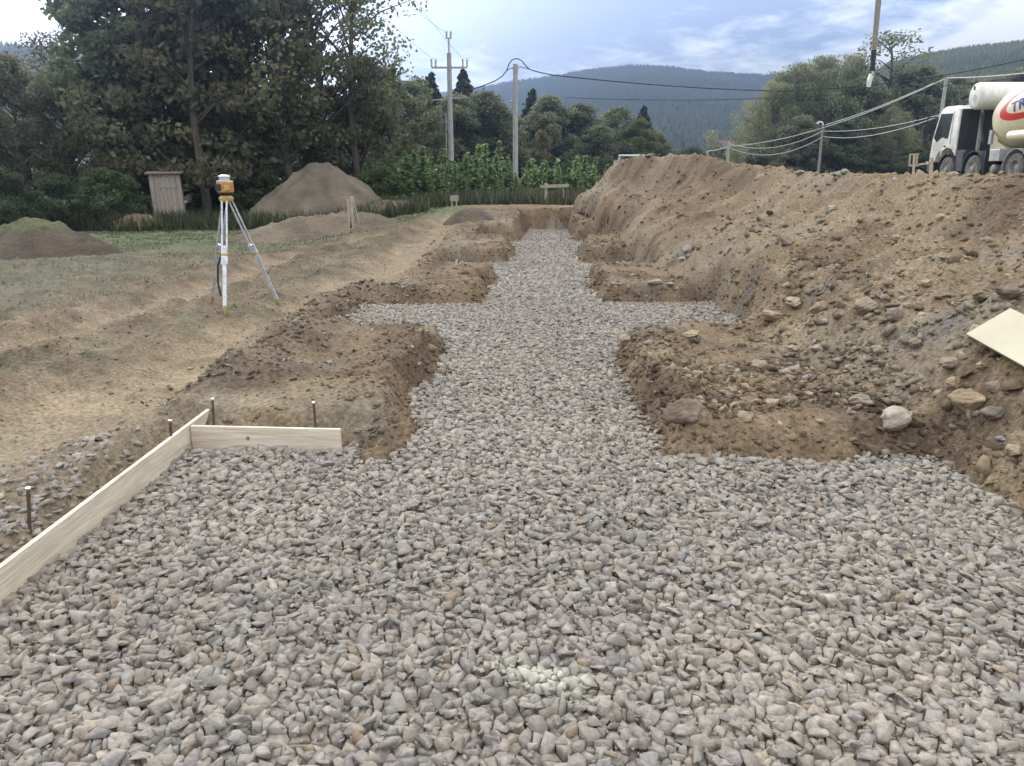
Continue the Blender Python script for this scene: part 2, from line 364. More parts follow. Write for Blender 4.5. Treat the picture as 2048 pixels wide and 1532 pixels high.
# ------------------------------------------------------------------ gravel: dropped stone by stone on a height map
def stone_cols(n, x, y):
    b = RNG.normal(0, .07, n); c = np.tile(np.array([.272, .258, .228]), (n, 1))
    k = RNG.random(n)
    c[k < .16] = [.238, .233, .220]; c[(k > .2) & (k < .30)] = [.285, .258, .212]; c[(k > .32) & (k < .332)] = [.25, .20, .145]; c[k > .95] = [.30, .29, .26]
    pale = sst(.55, .1, np.abs(x-.12*y+.55)/1.0)*0
    w = sst(.0, .45, fbm(x*.9, y*.9, 3, 201))[:, None]
    c = c*(1-.18*w)+np.array([.33, .29, .23])*.18*w
    return np.clip(c*np.array([.905, .86, .84])*(1+b[:, None]*1.3+.12*fbm(x*.7, y*.7, 2, 202)[:, None]), .03, .7)
def bed(ya, yb, sp, xa=-2.0, xb=2.75, drop_=.3, seed=0):
    """close packed angular chips: irregular cells of a jittered point set, each raised, tilted and chamfered"""
    rg = np.random.default_rng(seed); gx, gy = np.meshgrid(np.arange(xa, xb, sp), np.arange(ya, yb, sp*.92)); gx = gx+rg.uniform(-.5, .5, gx.shape)*sp; gy = gy+rg.uniform(-.5, .5, gy.shape)*sp
    x, y = gx.ravel(), gy.ravel(); k = (trench(x, y) > -.035) & (rg.random(len(x)) > drop_) & ((x > -1.965) | (y > 4.5)) & ~((y > 4.29) & (y < 4.5) & (x < -1.0)); x, y = x[k], y[k]; n = len(x)
    B = {}; cs = sp*2.0
    bx = np.floor(x/cs).astype(int); by = np.floor(y/cs).astype(int)
    for q in range(n): B.setdefault((bx[q], by[q]), []).append(q)
    X, Y = x.tolist(), y.tolist(); V = []; F = []; C = []; tot = 0; cols = stone_cols(n, x, y); zb_ = .004+.012*fbm(x*1.6, y*1.6, 2, 77)+.010*fbm(x*9, y*9, 2, 78)
    H = .003+.024*rg.random(n)**1.3; TX = rg.normal(0, .27, n); TY = rg.normal(0, .27, n)
    for q in range(n):
        px, py = X[q], Y[q]; R0 = sp*1.7; P = [(-R0, -R0), (R0, -R0), (R0, R0), (-R0, R0)]
        nb = []
        for a in (-1, 0, 1):
            for b in (-1, 0, 1):
                for w_ in B.get((bx[q]+a, by[q]+b), ()):
                    if w_ != q: dx = X[w_]-px; dy = Y[w_]-py; nb.append((dx*dx+dy*dy, dx, dy))
        nb.sort(); mr2 = 2*R0*R0
        for d2, dx, dy in nb:
            if d2 > 4*mr2: break
            h = d2*.5; out = []; m = len(P)
            D = [u*dx+v*dy-h for u, v in P]
            if max(D) <= 0: continue
            for i_ in range(m):
                j_ = (i_+1) % m; A, Bq = D[i_], D[j_]
                if A <= 0: out.append(P[i_])
                if (A < 0 < Bq) or (Bq < 0 < A): t = A/(A-Bq); out.append((P[i_][0]+(P[j_][0]-P[i_][0])*t, P[i_][1]+(P[j_][1]-P[i_][1])*t))
            P = out
            if len(P) < 3: break
            mr2 = max(u*u+v*v for u, v in P)
        if len(P) < 3: continue
        Q = [P[0]]                                       # merge very short edges
        for p in P[1:]:
            if (p[0]-Q[-1][0])**2+(p[1]-Q[-1][1])**2 > (sp*.16)**2: Q.append(p)
        if len(Q) < 3: continue
        Q = np.array(Q); m = len(Q); c = Q.mean(0); Q = Q-c; jt = rg.uniform(.82, 1.08, (m, 1))
        z0 = zb_[q]; h = H[q]; tx, ty = TX[q], TY[q]; r1 = Q*1.0*jt; tk = rg.uniform(.62, .95, (m, 1)); r2 = Q*tk; off = (rg.random(2)-.5)*sp*.14
        for r_, zz_ in ((Q*.92, -.035), (r1, h*.15), (r2+off, h)):
            zt = z0+zz_+(tx*r_[:, 0]+ty*r_[:, 1])*(1 if zz_ > -.03 else 0)+(rg.normal(0, .0016, m) if zz_ > 0 else 0)
            V.append(np.column_stack([r_+c+(px, py), zt]))
        V.append(np.array([[c[0]+off[0]+px, c[1]+off[1]+py, z0+h+rg.uniform(-.001, .003)]]))
        for L_ in (0, 1):
            for i_ in range(m):
                j_ = (i_+1) % m; a_ = tot+L_*m+i_; b_ = tot+L_*m+j_; F.append((a_, b_, b_+m)); F.append((a_, b_+m, a_+m))
        for i_ in range(m): F.append((tot+2*m+i_, tot+2*m+(i_+1) % m, tot+3*m))
        C.append(np.repeat(cols[q][None], 3*m+1, 0)); tot += 3*m+1
    return np.concatenate(V), np.array(F), np.concatenate(C)
beds = [bed(1.0, 4.6, .030, drop_=.48, seed=1), bed(4.6, 10.5, .035, drop_=.45, seed=2), bed(10.5, 25.6, .056, -1.6, 2.5, .3, seed=3)]
V1 = np.concatenate([b[0] for b in beds]); C1 = np.concatenate([b[2] for b in beds]); o_ = np.cumsum([0]+[len(b[0]) for b in beds]); F1 = np.concatenate([b[1]+k for b, k in zip(beds, o_)])
def loose(n, ya, yb, s0, s1, xa=-1.93, xb=2.6):
    x = RNG.uniform(xa, xb, n); y = RNG.uniform(ya, yb, n); m = (trench(x, y) > -.03) & ((x > -1.93) | (y > 4.5)) & ~((y > 4.25) & (y < 4.5) & (x < -1.0))
    x, y = x[m], y[m]; n = len(x); s = s0+(s1-s0)*RNG.random(n)**2; z = .004+.012*fbm(x*1.6, y*1.6, 2, 77)+.010*fbm(x*9, y*9, 2, 78)+.014+s*.10
    e = np.stack([RNG.normal(0, .3, n), RNG.normal(0, .3, n), RNG.uniform(0, 6.3, n)], -1); return np.stack([x, y, z], -1), s*.56, e, stone_cols(n, x, y)
V2, F2, C2 = merge(NEARP, *[np.concatenate(a) for a in zip(loose(9500, 1, 4.6, .022, .095), loose(8000, 1, 4.6, .01, .03), loose(15000, 4.6, 10.5, .022, .08), loose(5000, 10.5, 25, .03, .08, -1.5, 2.4))])
# spill beside the board and on the shoulders
def spill(n, cx, cy, rx, ry, s0, s1):
    x = RNG.normal(cx, rx, n); y = RNG.normal(cy, ry, n); m = (trench(x, y) < -.02) & ((x < -2.03) | (x > -1.9)); x, y = x[m], y[m]; n = len(x)
    return np.stack([x, y, top(x, y)+.004], -1), RNG.uniform(s0, s1, n)*.56, np.stack([RNG.normal(0, .4, n), RNG.normal(0, .4, n), RNG.uniform(0, 6.3, n)], -1), stone_cols(n, x, y)
parts = [spill(420, -2.25, 3.0, .13, .55, .035, .08), spill(150, -2.45, 3.6, .2, .5, .03, .075), spill(60, -2.6, 2.6, .3, .6, .03, .07), spill(110, -1.45, 10.15, .35, .22, .03, .07),
         spill(60, 1.45, 10.2, .15, .15, .03, .06), spill(40, -1.75, 5.9, .3, .6, .02, .05), spill(60, 1.2, 7.5, .35, .2, .02, .06), spill(70, 1.5, 15.3, .3, .2, .03, .07), spill(70, 1.6, 20.6, .3, .2, .03, .08)]
V3, F3, C3 = merge(NEARP, *[np.concatenate(a) for a in zip(*parts)])
Vg = np.concatenate([V1, V2, V3]); Cg = np.concatenate([C1, C2, C3])
dl = np.hypot((Vg[:, 0]-.03-.8*(2.2-Vg[:, 1]))*1.0, (Vg[:, 1]-2.17)*2.0)
w = sst(.16, .02, np.hypot((Vg[:, 0]-.12)*.9+(Vg[:, 1]-2.1)*.9, (Vg[:, 1]-2.12)*1.0+0*dl)+.06*fbm(Vg[:, 0]*14, Vg[:, 1]*14, 2, 300))
Cg = mixc(Cg, [.42, .405, .34], np.clip(w, 0, 1))
Fg = np.concatenate([F1, F2+len(V1), F3+len(V1)+len(V2)])
o = npmesh('gravel', Vg, Fg, M_STONE, Cg)
tag(o, 'layer of grey crushed stone covering the trench floor', 'gravel', kind='stuff')

# ------------------------------------------------------------------ small earth clods and pebbles on the soil
def clods(n, xf, yf, s0, s1, dark=0, pw=3.0, heap=True, tan=.15):
    x = xf(n); y = yf(n); m = (trench(x, y) < -.01); x, y = x[m], y[m]; n = len(x)
    z = top(x, y); s = s0+(s1-s0)*RNG.random(n)**pw
    c = soil_col(x, y)*(1-dark); k = RNG.random(n)
    c[k < tan] = c[k < tan]*.4+np.array([.31, .255, .175])*.6; c[(k > tan) & (k < tan+.05)] = [.23, .215, .19]
    c *= RNG.uniform(.85, 1.25, n)[:, None]
    return np.stack([x, y, z+s*.02], -1), s*.6, np.stack([RNG.normal(0, .5, n), RNG.normal(0, .5, n), RNG.uniform(0, 6.3, n)], -1), c
U = RNG.uniform
H1 = [clods(9000, lambda n: U(2.1, 5.6, n), lambda n: U(2.2, 9, n), .010, .09, pw=7), clods(7000, lambda n: U(1.6, 6.5, n), lambda n: U(8, 26, n), .015, .14, pw=5),
      clods(1500, lambda n: U(2.0, 3.3, n), lambda n: U(2.6, 8, n), .02, .15, pw=4), clods(1500, lambda n: U(1.2, 2.7, n), lambda n: U(4.6, 5.8, n), .02, .12, .15),
      clods(600, lambda n: U(2.3, 5, n), lambda n: U(3, 12, n), .04, .17, .1, pw=3.5)]
Vh, Fh, Ch = merge(FARP+NEARP[:6], *[np.concatenate(a) for a in zip(*H1)])
o = npmesh('rubble', Vh, Fh, M_ROCK, Ch); tag(o, 'loose clods and small stones scattered over the brown spoil heap', 'rubble', kind='stuff')
def gx_(c, s): return lambda n: RNG.normal(c, s, n)
def edge(n):
    y = 2.0+23.5*U(0, 1, n)**1.5; x = U(-2.3, 3.0, n); d = trench(x, y); k = (d > -.24) & (d < .03) & ~((y < 4.6) & (x < -.95)); return x[k], y[k]
_ex, _ey = edge(110000)
H2 = [clods(3000, gx_(-2.12, .26), lambda n: U(5.2, 10.6, n), .012, .09, .25, pw=4, tan=.05), clods(700, gx_(-1.0, .22), lambda n: U(4.6, 7.2, n), .012, .08, .1, pw=4, tan=.08),
      clods(1500, gx_(1.2, .25), lambda n: U(4.4, 7.3, n), .014, .11, .25, pw=4, tan=.05), clods(2500, lambda n: U(-2.2, -.6, n), lambda n: U(4.4, 12.5, n), .008, .04),
      clods(1800, lambda n: U(1, 2.4, n), lambda n: U(4.2, 7.8, n), .008, .045), clods(1800, lambda n: U(-1.8, .6, n), lambda n: U(10, 26, n), .02, .09, .3),
      clods(900, lambda n: U(.9, 2.4, n), lambda n: U(10, 26, n), .02, .10, .1), clods(9000, lambda n: U(-8, -2.1, n), lambda n: U(2.5, 18, n), .006, .045, .1, tan=.3)]
_z = top(_ex, _ey); _n = len(_ex); _s = .008+.07*RNG.random(_n)**4; _c = soil_col(_ex, _ey)*RNG.uniform(.6, 1.15, _n)[:, None]
H2.append((np.stack([_ex, _ey, np.maximum(_z, .01)], -1), _s*.6, RNG.normal(0, .7, (_n, 3)), _c))
_y = 3+17*U(0, 1, 14000)**1.3; _x = U(-9, -2.2, 14000); _d1 = poly_d(_x, _y, TR1); _d2 = poly_d(_x, _y, TR2)
_k = (np.exp(-((_d1-.65)/.16)**2)+np.exp(-((_d2-.95)/.2)**2))*sst(-.1, .3, fbm(_x*1.5, _y*1.5, 3, 88)) > RNG.random(14000); _x, _y = _x[_k], _y[_k]; _n = len(_x)
H2.append((np.stack([_x, _y, top(_x, _y)], -1), (.01+.05*RNG.random(_n)**3)*.6, RNG.normal(0, .6, (_n, 3)), ground_col(_x, _y)*RNG.uniform(.45, .9, _n)[:, None]))
Vh, Fh, Ch = merge(FARP, *[np.concatenate(a) for a in zip(*H2)])
o = npmesh('soil_clods', Vh, Fh, M_ROCK, Ch); tag(o, 'crumbled earth clods along the trench shoulders and the track', 'clods', kind='stuff')

# ------------------------------------------------------------------ single rocks
def rock(px, py, w, asp, ht, colr, label, rz=0, tilt=0, seed=0, rough=.12, sink=.25, name='rock', cat='rock'):
    p, t = hit(px, py); W = w/FOC*t/2*.98; colr = tuple(.85*c for c in colr)
    bm = bmesh.new(); r = random.Random(seed+int(px)); bmesh.ops.create_icosphere(bm, subdivisions=5, radius=1)
    co_ = np.array([v.co[:] for v in bm.verts]); nn = rdir(24, np.random.default_rng(seed+int(px))); hh = np.random.default_rng(seed).uniform(.72, 1.0, 24)
    co_ = co_*((np.maximum(co_@nn.T, 0)/hh)**16).sum(1)[:, None]**(-1/16)*.95
    d = 1+rough*fbm(co_[:, 0]*2.2+seed, co_[:, 1]*2.2+co_[:, 2]*3, 5, 400)*1.6
    co_ = co_*d[:, None]
    for v, c in zip(bm.verts, co_): v.co = (c[0]*W, c[1]*W*asp, c[2]*W*ht*.8)
    me = bpy.data.meshes.new(name); bm.to_mesh(me); bm.free()
    a = me.color_attributes.new('col', 'FLOAT_COLOR', 'POINT'); n = len(me.vertices)
    k = fbm(co_[:, 0]*1.5+seed, co_[:, 1]*1.5+co_[:, 2], 3, 411)
    c4 = np.ones((n, 4), np.float32); c4[:, :3] = np.array(colr)*(1+.35*k[:, None]); a.data.foreach_set('color', c4.ravel())
    for f in me.polygons: f.use_smooth = True
    me.materials.append(M_ROCK)
    o = link(name, me); o.location = p+Vector((0, 0, W*ht*.8*(1-2.6*sink))); o.rotation_euler = (tilt, r.uniform(-.15, .15), rz)
    tag(o, label, cat, 'rocks lying on the spoil heap'); return o
TAN = (.33, .265, .18); PALE = (.42, .365, .29); BR = (.19, .14, .1); GR = (.24, .225, .2); DK = (.12, .10, .085)
for a in [
 (1790,845,80,.9,.85,PALE,'large pale angular rock with a flat chipped face near the right bank'),
 (1372,835,92,.8,.75,(.20,.155,.115),'large dark brown earth-covered boulder on the near right block'),
 (1490,838,40,.8,.75,TAN,'round tan stone right of the dark earth-covered boulder'),
 (1932,812,76,.85,.95,(.34,.26,.17),'big crumbly tan lump above the right bank'),
 (1985,835,60,.8,.8,(.17,.14,.11),'dark clod to the right of the crumbly tan lump'),
 (2030,905,46,.8,.7,TAN,'smooth tan stone at the right edge of the photo above the bank'),
 (1546,640,62,.7,.55,(.33,.26,.18),'wide brown boulder at the heap toe above the gravel arm'),
 (1585,610,60,.5,.4,(.36,.29,.2),'long flat tan rock topmost of the rocks above the gravel arm'),
 (1640,622,44,.8,.8,(.32,.25,.17),'rounded brown rock right of the long flat tan rock'),
 (1730,620,60,.8,.8,(.28,.23,.17),'broad brown block in the middle of the heap toe'),
 (1790,640,44,.8,1,(.25,.21,.165),'squat grey brown rock beside the broad brown block'),
 (1380,672,44,.7,.5,(.38,.31,.21),'flat tan rock resting at the far edge of the near right block'),
 (1250,685,36,.8,.9,(.33,.25,.165),'tan lump on the inner corner of the near right block'),
 (1300,690,26,.8,.7,GR,'small grey stone beside the corner lump of the near right block'),
 (1790,478,30,.4,.6,(.42,.36,.27),'pale thin slab sticking out halfway up the heap'),
 (1880,438,24,.8,.9,(.46,.39,.29),'small pale block high on the heap left of the grey patch'),
 (1665,418,18,.8,.9,(.44,.37,.27),'pale stone high on the heap below the lone wooden pole'),
 (1540,430,16,.8,.9,DK,'small dark stone high on the middle of the heap'),
 (1570,490,26,.6,.6,(.13,.12,.12),'flat dark slab in the middle of the heap'),
 (1375,505,30,.8,.8,(.30,.27,.235),'grey block in the dark rubble near the trench side'),
 (1365,520,18,.8,.6,(.36,.35,.32),'pale grey chip in front of the grey block near the trench side'),
 (1310,566,34,.7,.5,(.31,.26,.2),'low brown rock on the second block'),
 (1340,572,20,.7,.6,(.33,.29,.23),'small stone touching the low brown rock of the second block'),
 (1545,810,30,.8,.8,(.36,.29,.2),'tan stone at the left end of the pebble row on the near right block'),
 (1575,806,34,.8,.85,(.25,.215,.17),'grey brown stone in the pebble row on the near right block'),
 (1615,792,26,.8,.7,(.37,.31,.22),'oval tan pebble in the pebble row'),
 (1560,850,26,.4,.4,(.45,.37,.24),'thin pale splinter of rock lying flat near the right block edge'),
 (1640,845,20,.8,.8,(.36,.28,.18),'little tan pebble between the splinter and the pale angular rock'),
 (1715,808,50,.8,.8,(.26,.21,.16),'crumbly brown clod left of the pale angular rock'),
 (1740,785,36,.8,.8,(.33,.24,.155),'reddish brown lump behind the pale angular rock'),
 (1640,700,44,.8,.5,(.30,.25,.185),'low embedded rock in the middle of the lower heap'),
 (1520,735,50,.8,.6,(.29,.23,.165),'flat brown rock on the lower heap left of middle'),
 (1395,752,28,.8,.8,(.36,.3,.215),'tan stone near the far edge of the dark clods'),
 (1760,700,44,.7,.4,(.33,.28,.2),'flat slab on the lower heap below the pale foam board'),
 (1900,730,56,.8,.6,(.31,.25,.18),'wide brown rock directly under the pale foam board'),
 (1905,770,36,.8,.9,(.35,.27,.18),'tan rock under the corner of the pale foam board'),
 (1990,780,40,.8,.9,(.27,.21,.15),'brown rock partly shaded by the pale foam board'),
 (1960,735,30,.7,.7,(.35,.28,.2),'small tan rock against the lower edge of the pale foam board'),
 (2000,880,30,.7,.5,(.34,.33,.32),'grey flat stone on the right bank near the photo edge'),
 (1590,700,26,.8,.7,(.37,.3,.21),'small tan rock above the low embedded rock'),
 (1700,740,30,.8,.7,(.35,.28,.2),'tan rock midway between the slab and the pebble row'),
 (1830,690,34,.8,.8,(.28,.22,.155),'brown knobbly rock left of the pale foam board'),
 (1450,790,30,.8,.7,(.22,.17,.12),'brown lump behind the dark earth-covered boulder'),
 (2020,590,60,.8,.7,(.20,.16,.12),'dark brown clod high near the right edge above the foam board'),
 (1960,600,50,.8,.7,(.23,.185,.135),'brown clod left of the dark clod above the foam board'),
 (1850,570,36,.7,.6,(.34,.27,.19),'tan rock in the upper right of the heap'),
 ]:
    rock(*a, rz=random.uniform(0, 3), seed=int(a[0]*3+a[1]))
for a in [(1905,352,30,.8,.5,(.33,.28,.2),'flat tan rock on the heap crest in front of the mixer truck'),
          (1690,345,20,.8,.7,(.3,.28,.24),'grey rock on the crest of the heap near the lone pole'),
          (1600,348,22,.8,.7,(.27,.25,.2),'grey brown rock on the low saddle of the crest'),
          (1300,312,26,.7,.4,(.22,.17,.13),'dark flat rock on the highest point of the heap')]:
    rock(*a, seed=5)
for a in [(715,865,22,.8,.7,GR,'grey stone beside the end of the short board'),(930,548,20,.8,.8,BR,'brown lump on the edge of the second left block'),
          (860,700,34,.8,.7,(.24,.18,.12),'brown clod on the inner corner of the near left block')]:
    o = rock(*a, seed=9); o['group'] = 'stones on the left shoulder'

# ------------------------------------------------------------------ mounds
def mound(name, px, pyb, Y, rx, ry, h, label, col, seed, pw=1.0, zb=None, nz=1.0, grass=False):
    c = at(px, pyb, Y); zb = zb if zb is not None else float(gz(np.array([c.x]), np.array([Y]))[0])
    nA, nR = 180, 90; a = np.linspace(0, 2*PI, nA, endpoint=False); r = np.linspace(0, 1.15, nR)
    AA, RR = np.meshgrid(a, r); wob = 1+.14*fbm(np.cos(AA)*1.5+seed, np.sin(AA)*1.5, 3, seed)
    x = np.cos(AA)*RR*rx*wob; y = np.sin(AA)*RR*ry*wob
    z = h*(1-np.sqrt(RR**(2*pw)+.008)+.02)
    z = z+nz*(.18*h*fbm(x*1.2+seed, y*1.2, 3, seed+1)+.10*bil(x*3+seed, y*3, 4, seed+2)*min(h, 1))-.03-.14*RR**3
    V = np.stack([x, y, z], -1).reshape(-1, 3); idx = np.arange(nA*nR).reshape(nR, nA); nx = np.roll(idx, -1, 1)
    F = np.stack([idx[:-1], idx[1:], nx[1:], nx[:-1]], -1)[..., ::-1].reshape(-1, 4)
    n = fbm(V[:, 0]*2+seed, V[:, 1]*2, 4, seed+5); cc = np.array(col)*(1+.45*n[:, None])
    if grass: cc = mixc(cc, [.10, .13, .05], sst(.5*h, .9*h, V[:, 2]+.3*n)*.5)
    o = npmesh(name, V, F, M_SOIL, np.clip(cc, .01, .7), True); o.location = (c.x, Y, zb)
    tag(o, label, 'earth heap'); return o
mound('soil_mound', 645, 430, 31, 3.5, 3.2, 2.6, 'tall dark grey brown earth mound in front of the left trees', (.13, .108, .082), 501, 1.12, zb=-.05, nz=.45)
mound('soil_mound', 685, 450, 22.8, 3.4, 2.4, .72, 'low brown earth bank below the tall dark mound', (.16, .13, .095), 511, 1.3, zb=.0)
mound('soil_mound', 60, 500, 17.5, 2.3, 1.6, .82, 'dark turned earth pile at the left edge with grass on top', (.10, .08, .062), 521, 1.2, zb=-.05, grass=True)
mound('soil_mound', 275, 440, 28, 1.5, 1.2, .5, 'little brown earth pile left of the wooden shed', (.16, .12, .08), 531, 1.4)
mound('soil_mound', 800, 410, 29, 1.8, 1.5, .55, 'small earth pile between the tall mound and the green saplings', (.13, .10, .08), 541, 1.3)
mound('soil_mound', 945, 440, 22, .85, .8, .35, 'small dark earth pile behind the left trench blocks', (.11, .09, .07), 551, 1.3)

# ------------------------------------------------------------------ formwork boards with pins
zb0 = -.005
e = empty('formwork_board', (-1.985, 2.95, 0)); MB().box((0, 0, .078), (.024, 4.0, .156)).build('plank', M_WOODY, e, bevel=.0015)
tag(e, 'long pale pine plank on edge along the left side of the gravel', 'board')
e = empty('formwork_board', (-1.5, 4.33, 0), R(-4)); MB().box((0, 0, .075), (.93, .024, .15)).build('plank', mat('pine_board_along_x', (.64, .57, .46), col2=(.52, .44, .33), scale=6, stretch=(.35, 5, 5), var=.16, rough=.8), e, bevel=.0015)
mk = MB(); mk.lathe((-.11, -.0125, .08), (0, -1, 0), [(0, .012), (.0012, .012), (.0016, .009)], 14).build('knot', mat('knot', (.34, .2, .1)), e)
tag(e, 'short pale pine plank butting against the long one across the gravel edge', 'board')
def pin(px, pyt, pyb, Y, lean, label):
    b = at(px+lean, pyb, Y); t = at(px, pyt, Y); b.z = min(b.z, -.02)
    e = empty('steel_pin', b); d = t-b; MB().tube([(0, 0, 0), d*.97], .008, 8).build('shaft', M_STEEL, e); MB().tube([d*.97, d], .0105, 8).build('tip', M_TIP, e)
    tag(e, label, 'steel pin', 'steel pins holding the boards')
pin(425, 797, 850, 4.5, 0, 'steel pin standing where the two planks meet')
pin(627, 804, 860, 4.36, 5, 'leaning steel pin behind the short plank')
pin(340, 840, 880, 4.15, 0, 'short steel pin showing just its tip behind the long plank')
pin(56, 975, 1050, 3.12, -3, 'dark steel pin standing in the spilled stones at the far left')
# foam board lying on the heap, right edge
up_ = Vector((0, 0, .11)); p1 = hit(1926, 704)[0]+up_; p2 = hit(2012, 663)[0]+up_*1.3; p3 = hit(2046, 776)[0]+up_
e = empty('foam_board', p1); d1 = p2-p1; d2 = (p3-p1).normalized()*1.3; n_ = d1.cross(d2).normalized(); n_ = n_ if n_.z > 0 else -n_
base_ = Vector()
mb = MB(); th = n_*.02
for k in (Vector(), -th):
    for q_ in (base_, base_+d1, base_+d1+d2, base_+d2): mb.v.append(q_+k)
mb.f = [[0, 1, 2, 3], [7, 6, 5, 4], [0, 4, 5, 1], [1, 5, 6, 2], [2, 6, 7, 3], [3, 7, 4, 0]]
mb.build('panel', M_FOAM, e, bevel=.002); tag(e, 'smooth pale yellow rectangular board lying tilted on the heap at the right edge', 'board')

# ------------------------------------------------------------------ laser level on tripod
f1, _ = hit(450, 628); f2, _ = hit(560, 612); f3, _ = hit(424, 606)
hd = at(450, 372, f1.y+.32); hd.z += 0
e = empty('laser_tripod', (hd.x, hd.y, f1.z)); hz0 = hd-e.location; hx0 = hz0+Vector((0, 0, -.12))
MB().lathe(hx0+Vector((0, 0, -.06)), (0, 0, 1), [(0, .05), (.02, .075), (.05, .08), (.075, .055)], 16).build('tripod_head', M_YEL, e, smooth=True)
for i, f in enumerate((f1, f2, f3)):
    fl = f-e.location; dirh = Vector((fl.x-hx0.x, fl.y-hx0.y, 0)).normalized(); t0 = hx0+dirh*.055+Vector((0, 0, -.03)); side = Vector((-dirh.y, dirh.x, 0))
    lg = MB(); mid = t0.lerp(fl, .56); 
    for s in (-1, 1): lg.tube([t0+side*.028*s, mid+side*.026*s], .011, 8)
    lg.bar(t0.lerp(fl, .40), t0.lerp(fl, .47), .068, .03); lg.bar(t0.lerp(fl, .49), t0.lerp(fl, .565), .07, .03)
    L1 = lg.build('leg', M_ALU, e)
    MB().bar(t0.lerp(fl, .565), t0.lerp(fl, .935), .042, .02).build('lower_leg', M_ALU, L1)
    MB().bar(t0.lerp(fl, .47), t0.lerp(fl, .49), .076, .034).build('clamp', M_YEL, L1)
    MB().tube([t0.lerp(fl, .93), t0.lerp(fl, .96), fl+Vector((0, 0, -.02))], [.02, .018, .004], 8).build('foot', M_YEL, L1)
tag(e, 'white and yellow surveying tripod standing on the dirt track', 'tripod')
st = MB(); w0 = hx0+Vector((-.07, .02, -.03)); st.tube([w0, w0+Vector((-.02, 0, -.35)), w0+Vector((-.03, 0, -.55)), w0+Vector((-.11, 0, -.75)), w0+Vector((-.13, 0, -.95)), w0+Vector((-.11, 0, -1.1))], .012, 6).build('strap', M_DARK, e)
lp = e.location+hx0+Vector((0, 0, .02)); e2 = empty('laser_level', lp)
MB().lathe((0, 0, 0), (0, 0, 1), [(0, .05), (.01, .075), (.025, .08)], 16).build('base_plate', M_DARK, e2)
b8 = MB(); b8.lathe((0, 0, .026), (0, 0, 1), [(0, .085), (.01, .097), (.11, .097), (.12, .09)], 8); b8.build('housing', M_ORG, e2, bevel=.004)
MB().box((-.045, -.089, .085), (.07, .01, .07)).build('panel', M_DARK, e2); MB().box((.05, -.086, .085), (.06, .01, .06)).build('grip', M_YEL, e2)
MB().lathe((0, 0, .147), (0, 0, 1), [(0, .06), (.045, .058), (.05, .05)], 20).build('window', mat('clear_dome', (.5, .52, .52), rough=.1, spec=.9, var=.02), e2, smooth=True)
MB().lathe((0, 0, .197), (0, 0, 1), [(0, .066), (.012, .064), (.026, .03)], 20).build('cap', M_WHITE, e2, smooth=True)
MB().lathe((0, 0, .146), (0, 0, 1), [(0, .09), (.012, .09), (.014, .06)], 20).build('rim', M_WHITE, e2)
tag(e2, 'orange rotating laser level with a round white cap on top of the tripod', 'laser level')

# ------------------------------------------------------------------ stakes and batter boards
def stk(mb, a, b, w=.05): mb.bar(a, b, w, w)
Y = 20.0; e = empty('leaning_stakes', at(702, 452, Y))
for (t, b) in (((696, 398), (702, 452)), ((704, 393), (704, 450)), ((703, 396), (716, 440))):
    m_ = MB(); stk(m_, at(t[0], t[1], Y)-e.location, at(b[0], b[1]+6, Y+(.2 if b[0] > 710 else 0))-e.location, .075); m_.build('stake', M_STAKE, e)
tag(e, 'bundle of pale wooden stakes leaning together below the tall dark mound', 'stakes')
def batter(px1, px2, pyt, pyb, Y, label, bt=14, w=.05, bdm=None, name='batter_board', ext=10):
    a, b = at(px1, pyb, Y), at(px2, pyb, Y); e = empty(name, a)
    for p, q_ in ((px1, a), (px2, b)): m_ = MB(); stk(m_, q_-a+Vector((0, 0, -.2)), at(p, pyt, Y)-a, w); m_.build('post', M_STAKE, e)
    m_ = MB(); t1 = at(px1-ext, pyt+bt/2, Y-.04)-a; t2 = at(px2+ext, pyt+bt/2, Y-.04)-a; h = bt/FOC*Y; m_.box((t1+t2)/2, ((t2-t1).length, .025, h)); m_.build('crossboard', bdm or M_GREYWOOD, e)
    tag(e, label, 'batter board', 'batter boards round the dig')
batter(904, 913, 391, 421, 28, 'small square batter board at the far end of the dirt track', 11, .05, ext=4)
e = empty('batter_board', at(1092, 408, 29)); 
for (p, t, b, w, m0) in ((1092, 366, 412, .10, M_STAKE), (1127, 370, 408, .06, M_GREYWOOD)):
    m_ = MB(); stk(m_, at(p, b, 29)-e.location, at(p, t, 29)-e.location, w); m_.build('post', m0, e)
m_ = MB(); t1 = at(1080, 373, 28.92)-e.location; t2 = at(1138, 371, 28.92)-e.location; m_.bar(t1, t2, .05, .12); m_.build('crossboard', M_GREYWOOD, e)
tag(e, 'batter board with a bright post straddling the far end of the trench', 'batter board', 'batter boards round the dig')
YB = 22
e = empty('batter_board', at(1828, 352, YB))
def P_(px, py): return at(px, py, YB)-e.location
for (t, b, w) in (((1829, 308), (1826, 356), .05), ((1863, 315), (1861, 356), .075)): m_ = MB(); stk(m_, P_(*b), P_(*t), w); m_.build('post', M_STAKE, e)
m_ = MB(); m_.bar(P_(1819, 309), P_(1838, 308), .03, .04); m_.bar(P_(1817, 331), P_(1837, 331), .03, .05); m_.bar(P_(1820, 309), P_(1819, 331), .03, .03); m_.bar(P_(1835, 309), P_(1833, 331), .03, .03); m_.build('frame', M_STAKE, e)
m_ = MB(); m_.bar(P_(1836, 329), P_(1866, 326), .03, .05); m_.build('crossboard', M_STAKE, e)
tag(e, 'pale wooden batter board on the crest in front of the mixer truck', 'batter board', 'batter boards round the dig')

